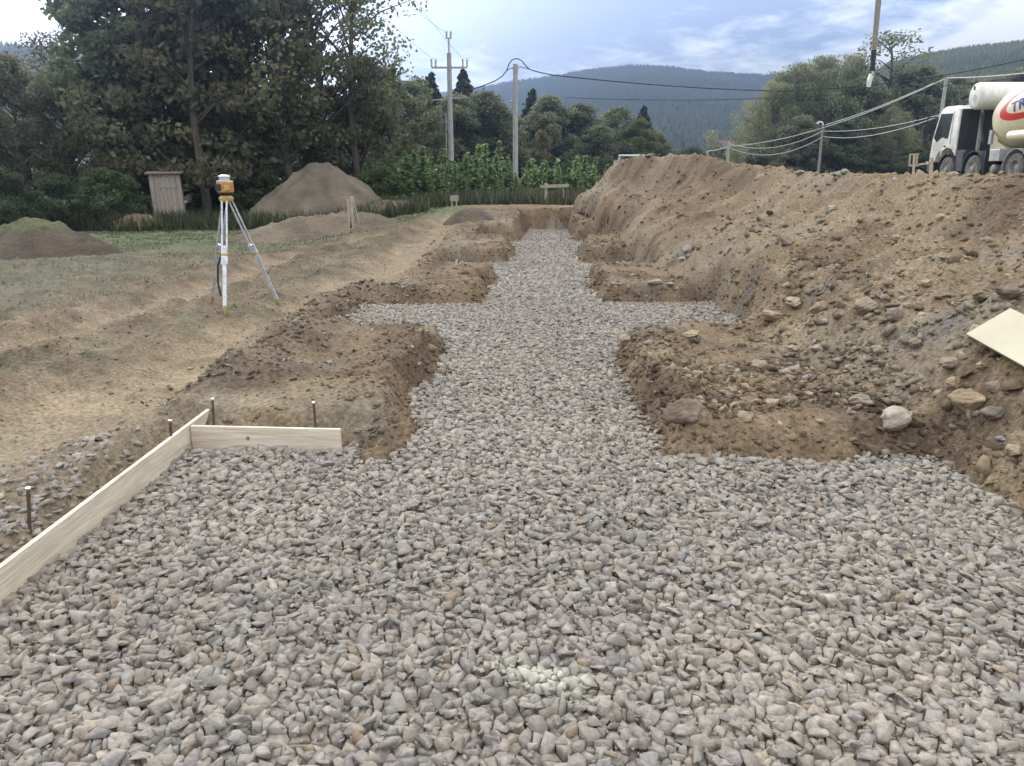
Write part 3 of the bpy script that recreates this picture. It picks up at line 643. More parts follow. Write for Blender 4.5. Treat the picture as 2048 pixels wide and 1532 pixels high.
# ------------------------------------------------------------------ wooden shed
bs = at(344, 450, 31); e = empty('wooden_shed', (bs.x, 31, bs.z), R(24)); e.rotation_euler = (0, R(-1.5), R(20)); W, D, H = 1.12, .95, 2.0
w_ = MB(); npl = 7
for s, L0 in ((-1, W), (1, W)):
    for k in range(npl): w_.box((-W/2+(k+.5)*W/npl, s*D/2, H/2), (W/npl-.012, .022+.006*(k % 2), H+.02*(k % 3)))
for s in (-1, 1):
    for k in range(6): w_.box((s*(W/2-.005), -D/2+(k+.5)*D/6, H/2+.0), (.022+.006*(k % 2), D/6-.012, H-.04))
w_.build('wall', M_GREYWOOD, e)
MB().box((0, 0, H/2), (W-.06, D-.06, H-.02)).build('lining', mat('dark_wood', (.10, .085, .07)), e)
dr = MB(); [dr.box((-.05+k*.15-.15, -D/2-.03, H*.48), (.14, .02, H*.86)) for k in range(4)]; dr.box((.07, -D/2-.05, H*.75), (.6, .02, .08)); dr.box((.07, -D/2-.05, H*.25), (.6, .02, .08)); dr.build('door', M_GREYWOOD, e)
MB().box((0, 0, H+.05), (W+.26, D+.3, .045), Euler((R(4), 0, 0)).to_matrix()).build('roof', mat('roof_felt', (.22, .17, .14)), e)
tag(e, 'narrow weathered plank shed leaning slightly at the edge of the left trees', 'shed')

# ------------------------------------------------------------------ utility poles and cables
def catenary(a, b, sag, n=18):
    a, b = Vector(a), Vector(b); return [a.lerp(b, i/n)-Vector((0, 0, sag*4*(i/n)*(1-i/n))) for i in range(n+1)]
def cable(pts, r, label, m=M_CABLE, grp=None):
    o = MB().tube(pts, r, 6).build('cable', m); tag(o, label, 'cable', grp); return o
def pole(px, pyt, Y, zb, r0, r1, label, m=M_CONC, px0=None):
    t = at(px, pyt, Y); e = empty('utility_pole', (t.x, Y, zb)); h = t.z-zb
    MB().tube([(0, 0, -.3), (0, 0, h)], [r0, r1], 12).build('shaft', m, e, smooth=True); tag(e, label, 'utility pole'); return e, t, h
eA, tA, hA = pole(898, 106, 43, 0, .17, .12, 'tall concrete pole with a white crossarm and insulators rising from the saplings')
MB().tube([(0, 0, hA), (0, 0, hA+.75)], .045, 8).build('spike', M_CONC, eA)
MB().bar((-.95, 0, hA-.72), (.95, 0, hA-.72), .09, .09).build('crossarm', M_CONC, eA)
for x_, z_ in ((-.95, hA-.66), (-.72, hA-.66), (.72, hA-.66), (.95, hA-.66), (-.11, hA+.72), (.11, hA+.72)):
    i_ = MB(); i_.lathe((x_, 0, z_), (0, 0, 1), [(0, .05), (.06, .06), (.1, .04), (.16, .06), (.2, .04), (.28, .055), (.38, .03)], 10); i_.build('insulator', M_GREYM, eA)
MB().bar((-.15, 0, hA+.72), (.15, 0, hA+.72), .04, .05).build('bracket', M_GREYM, eA)
MB().bar((-.95, 0, hA-2.35), (.9, -.02, hA-2.2), .06, .06).build('lower_arm', M_CONC, eA)
MB().tube([(-.28, -.1, 0), (-.22, -.1, hA-3)], .025, 6).build('conduit', M_GREYM, eA)
eB, tB, hB = pole(1031, 128, 44, 0, .165, .13, 'plain concrete pole with a looping black cable over its top')
MB().bar((-.2, 0, hB-.25), (.2, 0, hB-.25), .06, .06).build('clamp', M_GREYM, eB)
kb = empty('pole_light', at(1022, 203, 43.8)); MB().lathe((0, 0, -.06), (0, 0, 1), [(0, .02), (.02, .06), (.09, .06), (.12, .02)], 10).build('fitting', M_GREYM, kb, smooth=True); tag(kb, 'small round fitting on the side of the plain concrete pole', 'fitting')
eC, tC, hC = pole(1893, 156, 60, 1.2, .16, .12, 'concrete pole rising behind the mixer cab carrying bright cables')
eD, tD, hD = pole(1646, 250, 80, .8, .15, .11, 'wooden pole with a curved lamp head in front of the right willows', mat('pole_wood', (.27, .25, .23)))
MB().tube([(0, 0, hD), (-.1, 0, hD+.25), (-.4, 0, hD+.3), (-.6, 0, hD+.1)], .09, 8).build('lamp_head', M_WHITE, eD)
eE, tE, hE = pole(1458, 281, 84, 0, .18, .15, 'thin pale pole above the saddle of the heap left of the willows')
eF, tF, hF = pole(1415, 302, 92, 0, .2, .17, 'most distant short pole poking over the heap crest')
for px, py, Y, lb in ((1190, 292, 90, 'dark lattice legged pole in the trees left of the heap'), (1368, 283, 150, 'tiny far lattice pole above the heap peak')):
    t = at(px, py, Y); e = empty('a_frame_pole', (t.x, Y, 0)); 
    for s in (-1, 1): MB().tube([(s*.85, 0, 0), (s*.12, 0, t.z)], .11, 8).build('leg', M_BARK, e)
    MB().bar((-.5, 0, t.z*.45), (.5, 0, t.z*.45), .1, .1).build('brace', M_BARK, e); MB().bar((-.5, 0, t.z-.1), (.5, 0, t.z-.1), .1, .1).build('crossarm', M_BARK, e)
    tag(e, lb, 'utility pole')
tC2 = at(2300, 105, 42)
cable(catenary(tF, tE-Vector((0, 0, .6)), .1), .035, 'pale cable between the two most distant poles')
cable(catenary(tE-Vector((0, 0, .6)), at(1644, 256, 80), .3)[:], .045, 'upper bright cable climbing from the distant pole to the lamp pole')
cable(catenary(at(1644, 256, 80), tC, .25), .035, 'bright cable from the lamp pole up to the pole behind the cab')
cable(catenary(at(1650, 250, 79), at(1866, 167, 61), .2), .03, 'thin cable just above the bright one ending short of the pole behind the cab')
cable(catenary(tC, tC2, .3), .04, 'bright cable leaving the pole behind the cab to the right edge')
cable(catenary(at(1460, 288, 83.5), at(1646, 262, 79.8), .95), .035, 'sagging middle cable left of the lamp pole')
cable(catenary(at(1460, 296, 83.5), at(1646, 273, 79.8), 1.2), .035, 'lowest sagging cable left of the lamp pole')
cable(catenary(at(1648, 262, 79.8), at(2120, 148, 45), .9), .025, 'middle cable passing above the mixer cab')
cable(catenary(at(1648, 273, 79.8), at(1960, 200, 45), .8), .025, 'lowest cable ending behind the mixer cab')
cable([at(x, y, 44) for x, y in ((902, 180), (940, 180), (965, 172), (990, 162), (1005, 152), (1014, 140), (1018, 128), (1025, 119), (1034, 117), (1044, 122), (1052, 132), (1060, 139), (1080, 145), (1105, 150))]+catenary(at(1105, 150, 44), at(1560, 182, 52), .15)[1:]+catenary(at(1560, 182, 52), at(2150, 95, 46), .5)[1:], .03, 'black cable looping over the plain concrete pole and crossing to the right', M_BCABLE)
cable([at(x, y, 44) for x, y in ((1012, 142), (1020, 137), (1031, 134), (1042, 134), (1058, 138))], .02, 'short tension wire clamped to the top of the plain concrete pole', M_BCABLE)
cable(catenary(at(1130, 195, 60), at(2150, 140, 52), .8), .02, 'faint lower dark wire across the right willows', M_BCABLE)
for (a, b, lb) in (((896, 68), (760, -40), 'thin wire from the top insulators rising to the left'), ((866, 118), (735, 0), 'thin wire from the left end of the crossarm rising to the left'), ((926, 118), (800, -40), 'thin wire from the right end of the crossarm rising to the left')):
    cable(catenary(at(*a, 43), at(*b, 30), .1), .008, lb, M_GREYM)

# ------------------------------------------------------------------ concrete pump boom hanging into the picture
YP = 24
e = empty('pump_boom', at(1745, 173, YP))
def Q(px, py): return at(px, py, YP)-e.location
MB().tube([Q(1748, 100), Q(1757, 0), Q(1764, -90)], [.07, .08, .085], 12).build('pipe', mat('dusty_cream', (.27, .26, .215)), e)
MB().tube([Q(1744, 148), Q(1748, 100)], .075, 12).build('hose', M_DARK, e)
MB().tube([Q(1742, 149), Q(1746, 147)], .1, 12).build('collar', M_GREYM, e)
MB().tube([Q(1737, 174), Q(1739, 160), Q(1744, 149)], [.06, .075, .08], 12).build('nozzle', M_WHITE, e)
MB().tube([Q(1764, -90), Q(1795, -120), Q(2200, -160)], [.12, .14, .16], 12).build('arm', M_CREAM, e)
tag(e, 'cream pump boom pipe with dark hose and white nozzle hanging from above', 'pump boom')

# ------------------------------------------------------------------ trailer behind the heap
e = empty('trailer', at(1225, 345, 32)); Y = 32
def Q(px, py, dy=0): return at(px, py, Y+dy)-e.location
m_ = MB(); m_.tube([Q(1238, 311), Q(1300, 311)], .035, 8); m_.tube([Q(1238, 311, 1.5), Q(1300, 311, 1.5)], .035, 8); m_.tube([Q(1238, 311), Q(1238, 311, 1.5)], .035, 8); m_.build('top_rail', M_WHITE, e)
m_ = MB(); m_.v = [Q(1238, 312), Q(1238, 312, 1.5), Q(1226, 340, 1.5), Q(1226, 340), Q(1232, 340), Q(1243, 312), Q(1243, 312, 1.5), Q(1232, 340, 1.5)]; m_.f = [[0, 1, 2, 3], [5, 4, 7, 6], [0, 3, 4, 5], [1, 6, 7, 2], [0, 5, 6, 1], [3, 2, 7, 4]]; m_.build('front_panel', M_GREYM, e)
m_ = MB(); a_, b_ = Q(1236, 320, .05), Q(1300, 345, .05); m_.box(((a_.x+b_.x)/2, .8, (a_.z+b_.z)/2), (b_.x-a_.x, 1.4, a_.z-b_.z)); m_.build('load_bed', M_GREYM, e)
tag(e, 'pale metal trailer end with a white top rail behind the highest part of the heap', 'trailer')

# ------------------------------------------------------------------ mixer truck
T = empty('mixer_truck', (18.92, 29.2, 1.5)); tag(T, 'cream and white concrete mixer truck parked behind the heap at the right edge', 'truck')
cab = MB().prism([(2.12, 1.55), (2.12, 2.80), (2.3, 2.95), (3.2, 2.98), (3.5, 2.88), (3.62, 2.70), (3.93, 1.75), (3.98, .85), (3.55, .85), (3.4, 1.15), (3.05, 1.35), (2.5, 1.35), (2.2, 1.1), (2.12, 1.0)], -1.24, 1.24)
cabo = cab.build('cab', M_WHITE, T, bevel=.05, smooth=True)
for s in (-1, 1):
    MB().prism([(2.75, 1.72), (2.62, 2.68), (3.48, 2.72), (3.80, 1.8), (3.55, 1.62), (3.2, 1.80), (2.95, 1.74)], s*1.235, s*1.253).build('side_window', M_GLASS, cabo)
    MB().bar((s*1.25, 2.55, 1.05), (s*1.25, 2.55, 2.75), .012, .015).build('door_seam', M_GREYM, cabo)
    MB().box((s*1.26, 2.85, 1.42), (.03, .16, .07)).build('door_handle', M_DARK, cabo)
    m_ = MB(); m_.tube([(s*1.2, 3.7, 2.6), (s*1.52, 4.0, 2.62), (s*1.54, 4.0, 2.3)], .02, 6); m_.build('mirror_arm', M_DARK, cabo)
    MB().box((s*1.54, 4.02, 2.05), (.22, .1, .5)).build('mirror', M_DARK, cabo, bevel=.03); MB().box((s*1.5, 4.02, 1.62), (.2, .1, .2)).build('mirror', M_DARK, cabo, bevel=.02)
    MB().prism([(3.1, 1.0), (3.1, 1.35), (2.7, 1.52), (2.35, 1.42), (2.28, 1.3), (2.7, 1.38), (3.0, 1.25)], s*1.1, s*1.27).build('white_fender', M_WHITE, T)
MB().box((0, 3.99-.12, 2.25), (2.2, .03, .9), Euler((R(18), 0, 0)).to_matrix()).build('windscreen', M_GLASS, cabo)
MB().box((0, 2.10, 1.85), (2.36, .06, 1.9)).build('rear_panel', M_DARK, cabo)
MB().box((0, 3.95, .62), (2.45, .3, .4)).build('bumper', M_CHAS, T, bevel=.04); MB().box((-1.0, 4.12, .82), (.45, .2, .1)).build('headlight', M_GREYM, T)
MB().box((0, -.6, .98), (.9, 8.6, .28)).build('chassis', M_CHAS, T)
MB().box((-1.02, 1.72, .85), (.4, .55, .8)).build('step_box', M_CHAS, T); MB().box((1.0, 1.72, .85), (.4, .55, .8)).build('step_box', M_CHAS, T)
for s in (-1, 1):
    MB().box((s*1.0, -.45, .98), (.45, .6, .42)).build('battery_box', M_GREYM, T, bevel=.02)
    MB().lathe((s*.8, -.45, .5), (s, 0, 0), [(0, .15), (.4, .15), (.45, .1)], 16).build('muffler', M_RIM, T, smooth=True)
def wheel(x, y, s, dual):
    wd = .32; e_ = MB(); e_.lathe((x-s*wd, y, .51), (s, 0, 0), [(0, .30), (.0, .44), (.04, .505), (wd-.04, .505), (wd, .44), (wd-.005, .30), (wd-.16, .29)], 32, caps=False)
    tyre = e_.build('tyre', M_RUB, None, smooth=True)
    r = MB(); r.lathe((x-s*.1, y, .51), (s, 0, 0), [(0, .30), (.095, .30), (.09, .27), (-.04 if dual else .04, .22), (-.04 if dual else .04, .13), (.11 if not dual else .02, .11), (.12 if not dual else .03, .02)], 28)
    ro = r.build('rim', M_RIM, None, smooth=True)
    w = bpy.data.objects.new('wheel', None); COL.objects.link(w); w.parent = T; tyre.parent = w; ro.parent = w
    nb = MB()
    for k in range(10): a = k*PI/5; nb.lathe((x-s*(.07 if not dual else .14), y+.175*math.cos(a), .51+.175*math.sin(a)), (s, 0, 0), [(0, .02), (.04, .018)], 6)
    nb.build('lug_nuts', M_GREYM, w)
for s in (-1, 1):
    for y_, du in ((2.6, 0), (.8, 0), (-1.7, 1), (-3.1, 1)):
        wheel(s*1.24, y_, s, du)
        arc = MB(); 
        if y_ < 2:
            pts = [(s*1.03, y_+.66*math.cos(a), .51+.66*math.sin(a)) for a in np.linspace(-.1, PI+.1, 14)]
            for p, q_ in zip(pts[:-1], pts[1:]): arc.bar(p, q_, .46, .025)
            arc.build('mudguard', M_CHAS if y_ > 0 else M_GREYM, T)
        else:
            pts = [(s*1.03, y_+.62*math.cos(a), .51+.62*math.sin(a)) for a in np.linspace(.3, PI+.1, 12)]
            for p, q_ in zip(pts[:-1], pts[1:]): arc.bar(p, q_, .42, .025)
            arc.build('mudguard', M_DARK, T)
    MB().box((s*1.1, .06, .75), (.3, .05, .8)).build('mud_flap', M_DARK, T); MB().box((s*1.1, 1.5, .75), (.3, .05, .8)).build('mud_flap', M_DARK, T)
tk = MB().lathe((-1.1, 1.55, 3.22), (1, 0, 0), [(0, .05), (.0, .38), (.05, .47), (.12, .5), (2.1, .5), (2.2, .42), (2.2, .05)], 32).build('water_tank', M_WHITE, T, smooth=True)
MB().box((-1.102, 1.55, 3.15), (.02, .2, .2), Euler((R(45), 0, 0)).to_matrix()).build('hazard_mark', M_GREYM, tk); MB().box((-1.10, 1.65, 3.52), (.03, .1, .14)).build('filler', M_DARK, tk)
for s in (-.7, .7): MB().bar((s, 1.55, 1.1), (s, 1.55, 2.8), .1, .1).build('tank_post', M_GREYM, T)
dax = Vector((0, -math.cos(R(13)), math.sin(R(13)))); dorg = Vector((0, .78, 2.15))
prof = [(0, .0), (0, .45), (.06, .66), (.2, .86), (.42, 1.0), (.75, 1.10), (1.15, 1.17), (1.9, 1.2), (2.3, 1.18), (3.2, 1.0), (4.2, .72), (5.0, .55), (5.05, .45)]
MBd = MB().lathe(dorg, dax, prof, 64); drum = MBd.build('drum', M_CREAM, T, smooth=True, sharp=60)
pf = np.array(prof[1:])
def onD(s, v, off=.006):
    r = float(np.interp(s, pf[:, 0], pf[:, 1])); up = Vector((0, math.sin(R(13)), math.cos(R(13)))); ph = v/r
    return dorg+dax*s+(Vector((-1, 0, 0))*math.cos(ph)+up*math.sin(ph))*(r+off)
def ell(cs, cv, a, b, n=64): return [(cs-a*math.cos(t), cv+b*math.sin(t)) for t in np.linspace(0, 2*PI, n, endpoint=False)]
o1, o2 = ell(2.75, .0, 1.65, .52), ell(2.93, .07, 1.45, .40); m_ = MB()
for k in range(6):
    f = k/5
    for p, q_ in zip(o1, o2): m_.v.append(onD(p[0]*(1-f)+q_[0]*f, p[1]*(1-f)+q_[1]*f, .008))
for k in range(5):
    for i in range(64): j = (i+1) % 64; m_.f.append([k*64+i, k*64+j, (k+1)*64+j, (k+1)*64+i])
m_.build('oval_logo', M_RED, drum)
cu = bpy.data.curves.new('letters', 'FONT'); cu.body = 'TRA'; cu.size = .50; cu.offset = .012; cu.space_character = 1.08; cu.resolution_u = 3
to = bpy.data.objects.new('tmp', cu); me = bpy.data.meshes.new_from_object(to)
bm = bmesh.new(); bm.from_mesh(me); 
for _ in range(3): bmesh.ops.subdivide_edges(bm, edges=[e_ for e_ in bm.edges if e_.calc_length() > .08], cuts=1)
bmesh.ops.triangulate(bm, faces=bm.faces)
for v in bm.verts: v.co = onD(1.78+v.co.x*1.15, -.16+v.co.y, .011)
bm.to_mesh(me); bm.free(); me.materials.clear(); me.materials.append(M_BLUE); link('lettering', me, drum); bpy.data.objects.remove(to)
MB().lathe((-1.2, -1.15, 1.62), (0, -1, 0), [(0, .1), (.05, .17), (1.2, .17), (1.25, .1)], 16).build('side_cylinder', M_CREAM, T, smooth=True)
MB().prism([(.9, 1.12), (.9, 2.3), (.7, 2.4), (.5, 1.5), (-.3, 1.12)], -.6, .6).build('drum_support', M_CREAM, T)
m_ = MB(); m_.tube([(-.95, 1.2, 2.6), (-.95, 1.1, 2.1), (-1.0, .8, 1.5)], .04, 8); m_.tube([(-.8, 1.3, 2.7), (-.85, 1.2, 2.0), (-.8, 1.0, 1.4)], .03, 8); m_.build('hose', M_DARK, T)
MB().box((-.95, .35, 1.65), (.1, .15, .5)).build('control_box', M_GREYM, T)
MB().prism([(-3.9, 1.1), (-3.9, 3.2), (-3.6, 3.2), (-3.2, 1.1)], -.7, .7).build('rear_support', M_CREAM, T)

# ------------------------------------------------------------------ trees
def quads(P, S, N1, N2):
    """one leaf quad per row"""
    V = np.stack([P-N1*S[:, None]*.5-N2*S[:, None]*.35, P+N1*S[:, None]*.5-N2*S[:, None]*.35, P+N1*S[:, None]*.5+N2*S[:, None]*.35, P-N1*S[:, None]*.5+N2*S[:, None]*.35], 1)
    return V.reshape(-1, 3), np.arange(len(P)*4).reshape(-1, 4)
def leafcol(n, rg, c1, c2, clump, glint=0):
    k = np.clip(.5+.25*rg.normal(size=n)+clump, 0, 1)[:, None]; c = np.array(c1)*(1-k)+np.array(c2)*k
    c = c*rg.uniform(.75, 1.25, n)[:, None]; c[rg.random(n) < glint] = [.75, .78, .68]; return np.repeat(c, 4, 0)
PROT = {}
def proto(name, seed, H=10., kind='broad', c1=(.11, .125, .075), c2=(.22, .24, .14), ncl=125, nl=130, wid=.27, low=.12, ls=.17, cr=.75):
    rg = np.random.default_rng(seed); rr = random.Random(seed); tb = MB(); P = []; CL = []
    lean = Vector((rr.uniform(-.05, .05), rr.uniform(-.05, .05), 1))
    def axis(z): return Vector((lean.x*z+.15*math.sin(z*.7+seed), lean.y*z+.15*math.cos(z*.6+seed), z))
    if kind in ('broad', 'airy', 'willow'):
        tb.tube([axis(z) for z in np.linspace(-.3, H*.93, 14)], [.17*(1-i/14.5)**.8+.01 for i in range(14)], 8)
        for i in range(ncl):
            t = rr.random()**.8; z = H*(low+(1-low)*t)
            env = math.sin(PI*min(1, max(0, (t*.86+.14)))**.8)**.6 if kind != 'airy' else math.sin(PI*(t*.8+.15))**.7
            a = rr.uniform(0, 2*PI); rad_ = H*wid*env*rr.uniform(.35, 1)**.5*(1+.35*math.sin(3*a+seed+z*.8))
            c = Vector((math.cos(a)*rad_, math.sin(a)*rad_, z))+Vector((lean.x*z, lean.y*z, 0))
            s = axis(max(.12*H, z-rad_*rr.uniform(.5, 1.1)))
            if i % 2 == 0: m = s.lerp(c, .5)+Vector((0, 0, .12*rad_)); tb.tube([s, m, c], [.05, .03, .012], 5, caps=False)
            R0 = cr*rr.uniform(.55, 1.2); n = int(nl*(R0/cr)**2)
            u = rdir(n, rg)*(rg.random(n)**.45)[:, None]*R0; u[:, 2] *= .7
            if kind == 'willow': u[:, :2] *= .7; u[:, 2] = -np.abs(rg.normal(size=n))*1.1+.2
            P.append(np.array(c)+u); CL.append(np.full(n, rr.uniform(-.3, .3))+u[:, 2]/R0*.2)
    elif kind == 'spruce':
        tb.tube([(0, 0, -.3), (0, 0, H)], [.14, .01], 8)
        for i in range(46):
            t = i/46; z = H*(.06+.93*t); L = H*.36*(1-t)**.95+.03
            for b in range(9):
                a = b*2*PI/9+i*1.3+rr.uniform(-.2, .2); l = L*rr.uniform(.75, 1.15); n = int(6+l*26)
                k = rg.random(n)**.7; dr = -.30*l*k**1.3+.1*l*k**4
                P.append(np.stack([np.cos(a)*l*k+rg.normal(0, .05+.09*l, n)*(k), np.sin(a)*l*k+rg.normal(0, .05+.09*l, n)*k, z+dr+rg.normal(0, .05, n)], -1)); CL.append(np.full(n, rr.uniform(-.15, .15)))
    elif kind == 'sapling':
        for i in range(ncl):
            a = rr.uniform(0, 2*PI); l = H*rr.uniform(.55, 1); sp = rr.uniform(.02, .3); b = Vector((rr.uniform(-.15, .15)*H*.5, rr.uniform(-.15, .15)*H*.5, 0))
            p0 = b; p1 = b+Vector((math.cos(a)*sp*l*.5, math.sin(a)*sp*l*.5, l*.5)); p2 = b+Vector((math.cos(a)*sp*l*.8, math.sin(a)*sp*l*.8, l))
            tb.tube([p0, p1, p2], [.12, .07, .02], 5, caps=False); n = nl; k = rg.random(n)*.92+.08; q_ = np.outer((1-k)**2, p0)+np.outer(2*k*(1-k), p1)+np.outer(k*k, p2)
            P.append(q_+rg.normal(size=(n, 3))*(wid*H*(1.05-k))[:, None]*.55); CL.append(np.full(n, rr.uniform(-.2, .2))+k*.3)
    P = np.concatenate(P); CL = np.concatenate(CL); n = len(P); S = ls*rg.uniform(.6, 1.25, n)
    n1 = rdir(n, rg); n2 = rdir(n, rg)
    if kind == 'willow': n1 = n1*.35; n1[:, 2] -= 1; n1 /= np.linalg.norm(n1, axis=1)[:, None]; S = S*1.2
    n2 = np.cross(n1, n2); n2 /= np.linalg.norm(n2, axis=1)[:, None]
    if kind == 'willow': n2 *= .5
    V, F = quads(P, S, n1, n2)
    cr_ = npmesh('crown', V, F, M_NEEDLE if kind == 'spruce' else M_LEAF, leafcol(n, rg, c1, c2, CL, .015 if kind == 'sapling' else 0)); tr = tb.build('trunk', M_BARK, smooth=True)
    PROT[name] = (cr_.data, tr.data, H, P[:, 2].max()); bpy.data.objects.remove(cr_); bpy.data.objects.remove(tr)
proto('broad1', 1); proto('broad2', 2, c1=(.115, .135, .075), c2=(.23, .25, .145), ncl=140); proto('broad3', 3, c1=(.085, .10, .06), c2=(.17, .19, .11), wid=.25, low=.05)
proto('autumn', 4, c1=(.10, .10, .055), c2=(.19, .17, .095), ncl=90, nl=100); proto('airy1', 5, kind='airy', c1=(.09, .11, .05), c2=(.20, .21, .10), ncl=80, nl=62, wid=.26, low=.3, ls=.13, cr=.8)
proto('airy2', 6, kind='airy', c1=(.10, .10, .055), c2=(.21, .19, .10), ncl=75, nl=60, wid=.24, low=.25, ls=.12, cr=.8)
proto('willow1', 7, kind='willow', c1=(.16, .185, .095), c2=(.32, .34, .19), ncl=130, nl=230, wid=.33, low=.06, ls=.11)
proto('willow2', 8, kind='willow', c1=(.17, .185, .10), c2=(.34, .34, .20), ncl=130, nl=230, wid=.27, low=.06, ls=.11)
proto('spruce', 9, kind='spruce', c1=(.015, .03, .014), c2=(.035, .06, .025), ls=.26)
proto('pale', 10, c1=(.09, .12, .035), c2=(.18, .21, .07), ncl=90, wid=.2, low=.05)
for i in range(3): proto('sap%d' % i, 20+i, kind='sapling', H=10, ncl=14, nl=260, wid=.13, ls=.36, c1=(.11, .165, .07), c2=(.22, .30, .13))
proto('bush', 30, c1=(.07, .10, .045), c2=(.14, .18, .08), wid=.5, low=.04, ncl=100, cr=1.3, ls=.3)
proto('darkbush', 31, c1=(.05, .07, .04), c2=(.10, .13, .065), wid=.55, low=.03, ncl=100, cr=1.3, ls=.3)
def tree(kind, px, pyt, Y, label, cat='tree', zb=None, wx=1.0, group=None, name=None):
    t = at(px, pyt, Y); zb = zb if zb is not None else (1.2 if px > 1600 else -.2)
    cd, td, H, top_ = PROT[kind]; s = (t.z-zb)/top_
    nm = name or {'spruce': 'spruce_tree', 'willow1': 'willow_tree', 'willow2': 'willow_tree', 'bush': 'bush', 'darkbush': 'bush'}.get(kind, 'sapling' if kind.startswith('sap') else 'broadleaf_tree')
    e = empty(nm, (t.x, Y, zb), random.uniform(0, 6.28)); e.scale = (s*wx, s*wx, s); link('trunk', td, e); link('crown', cd, e)
    tag(e, label, cat, group); return e
LT = 'trees of the left wood edge'
for a in [
 ('broad3', -90, 70, 30, 'dark tree cut by the left edge of the photo'), ('autumn', 20, 105, 33, 'rusty toned low tree in the far left corner of the wood'),
 ('broad1', 105, 112, 35, 'dense dark round tree below the left patch of sky'), ('airy2', 108, 55, 38, 'thin sparse reddish tree against the left patch of sky'),
 ('broad2', 185, -60, 34, 'tall full tree bordering the left patch of sky'), ('broad1', 265, -260, 37, 'very tall tree above and left of the wooden shed'),
 ('autumn', 340, -200, 33, 'brownish tall tree directly above the wooden shed'), ('broad2', 405, -300, 36, 'very tall tree above the laser tripod'),
 ('broad3', 470, -180, 40, 'dark tall tree right of the one above the laser tripod'), ('airy1', 545, -160, 35, 'sparse tree with a slanting trunk and sky between its branches'),
 ('airy1', 610, -140, 36, 'sparse tree with a thick upright trunk above the tall dark mound'), ('airy2', 690, -110, 37, 'airy tree whose outer twigs border the central sky'),
 ('broad1', 560, 190, 37, 'dense tree filling the gap under the sparse trees'), ('broad3', 640, 165, 38, 'dense dark tree right behind the tall dark mound'),
 ('broad2', 710, 110, 38, 'green tree on the right shoulder of the tall trees'), ('broad1', 775, 135, 42, 'rounded green tree at the right end of the left wood'),
 ('broad3', 815, 160, 46, 'narrow dark tree just left of the crossarm pole'), ('pale', 838, 150, 52, 'pale green pointed tree left of the crossarm pole')]:
    tree(a[0], *a[1:4], a[4], group=LT)
for i, (px, pt) in enumerate([(-40, 190), (60, 215), (160, 180), (260, 150), (370, 170), (480, 180), (600, 210), (700, 200)]):
    tree(('broad1', 'broad3', 'broad2')[i % 3], px, pt, 52+i % 3*3, 'inner tree of the left wood standing '+('behind the dark tree cut by the left edge', 'behind the rusty toned low tree', 'behind the tall full tree by the sky patch', 'behind the very tall tree left of the shed', 'behind the shed roof further in', 'behind the laser level further in', 'behind the slanting trunk', 'far behind the tall dark mound')[i], group=LT, wx=1.25)
MT = 'trees of the middle distance'
for a in [
 ('spruce', 862, 145, 62, 'spruce tip seen just left of the crossarm pole'), ('spruce', 926, 138, 64, 'tallest pointed spruce right of the crossarm pole'),
 ('broad1', 905, 185, 55, 'dark tree directly behind the crossarm pole'), ('broad3', 968, 180, 58, 'dark round tree between the two concrete poles'),
 ('broad2', 1010, 205, 60, 'tree directly behind the plain concrete pole'), ('spruce', 1065, 178, 66, 'dark spruce right of the plain concrete pole'),
 ('broad1', 1110, 188, 62, 'broad dark tree in the centre under the blue mountain'), ('autumn', 1080, 258, 48, 'yellowish young tree right of the plain concrete pole', ),
 ('broad3', 1165, 205, 64, 'dark tree above the far end of the trench'), ('broad2', 1235, 210, 75, 'rounded tree left of the pale one beside the mountain'),
 ('pale', 1277, 235, 74, 'pale green tree at the right end of the middle trees'), ('spruce', 1288, 212, 85, 'dark spruce behind the pale green tree'),
 ('broad1', 1320, 262, 88, 'last low tree before the open valley'), ('broad3', 1200, 250, 58, 'shaded tree behind the left end of the heap'),
 ('darkbush', 1375, 292, 110, 'low dark bush under the mountain left of the thin pale pole'), ('darkbush', 1440, 292, 105, 'low dark bush behind the thin pale pole'), ('darkbush', 1490, 285, 100, 'low dark bush left of the willows')]:
    tree(a[0], *a[1:4], a[4], group=MT, wx=.8 if a[0] == 'autumn' else 1 if a[0] == 'spruce' else 1.3)
for i, (px, pt) in enumerate([(880, 215), (955, 225), (1030, 230), (1100, 225), (1180, 235), (1255, 250), (1310, 275)]):
    tree(('broad1', 'broad3', 'broad2')[i % 3], px, pt, 96, 'far background tree showing '+('left of the crossarm pole trunk', 'between the two concrete poles', 'just behind the plain concrete pole', 'right of the dark spruce', 'over the far trench end', 'left of the pale green tree', 'at the edge of the open valley')[i], group=MT, wx=1.4)
RT = 'trees of the right wood'
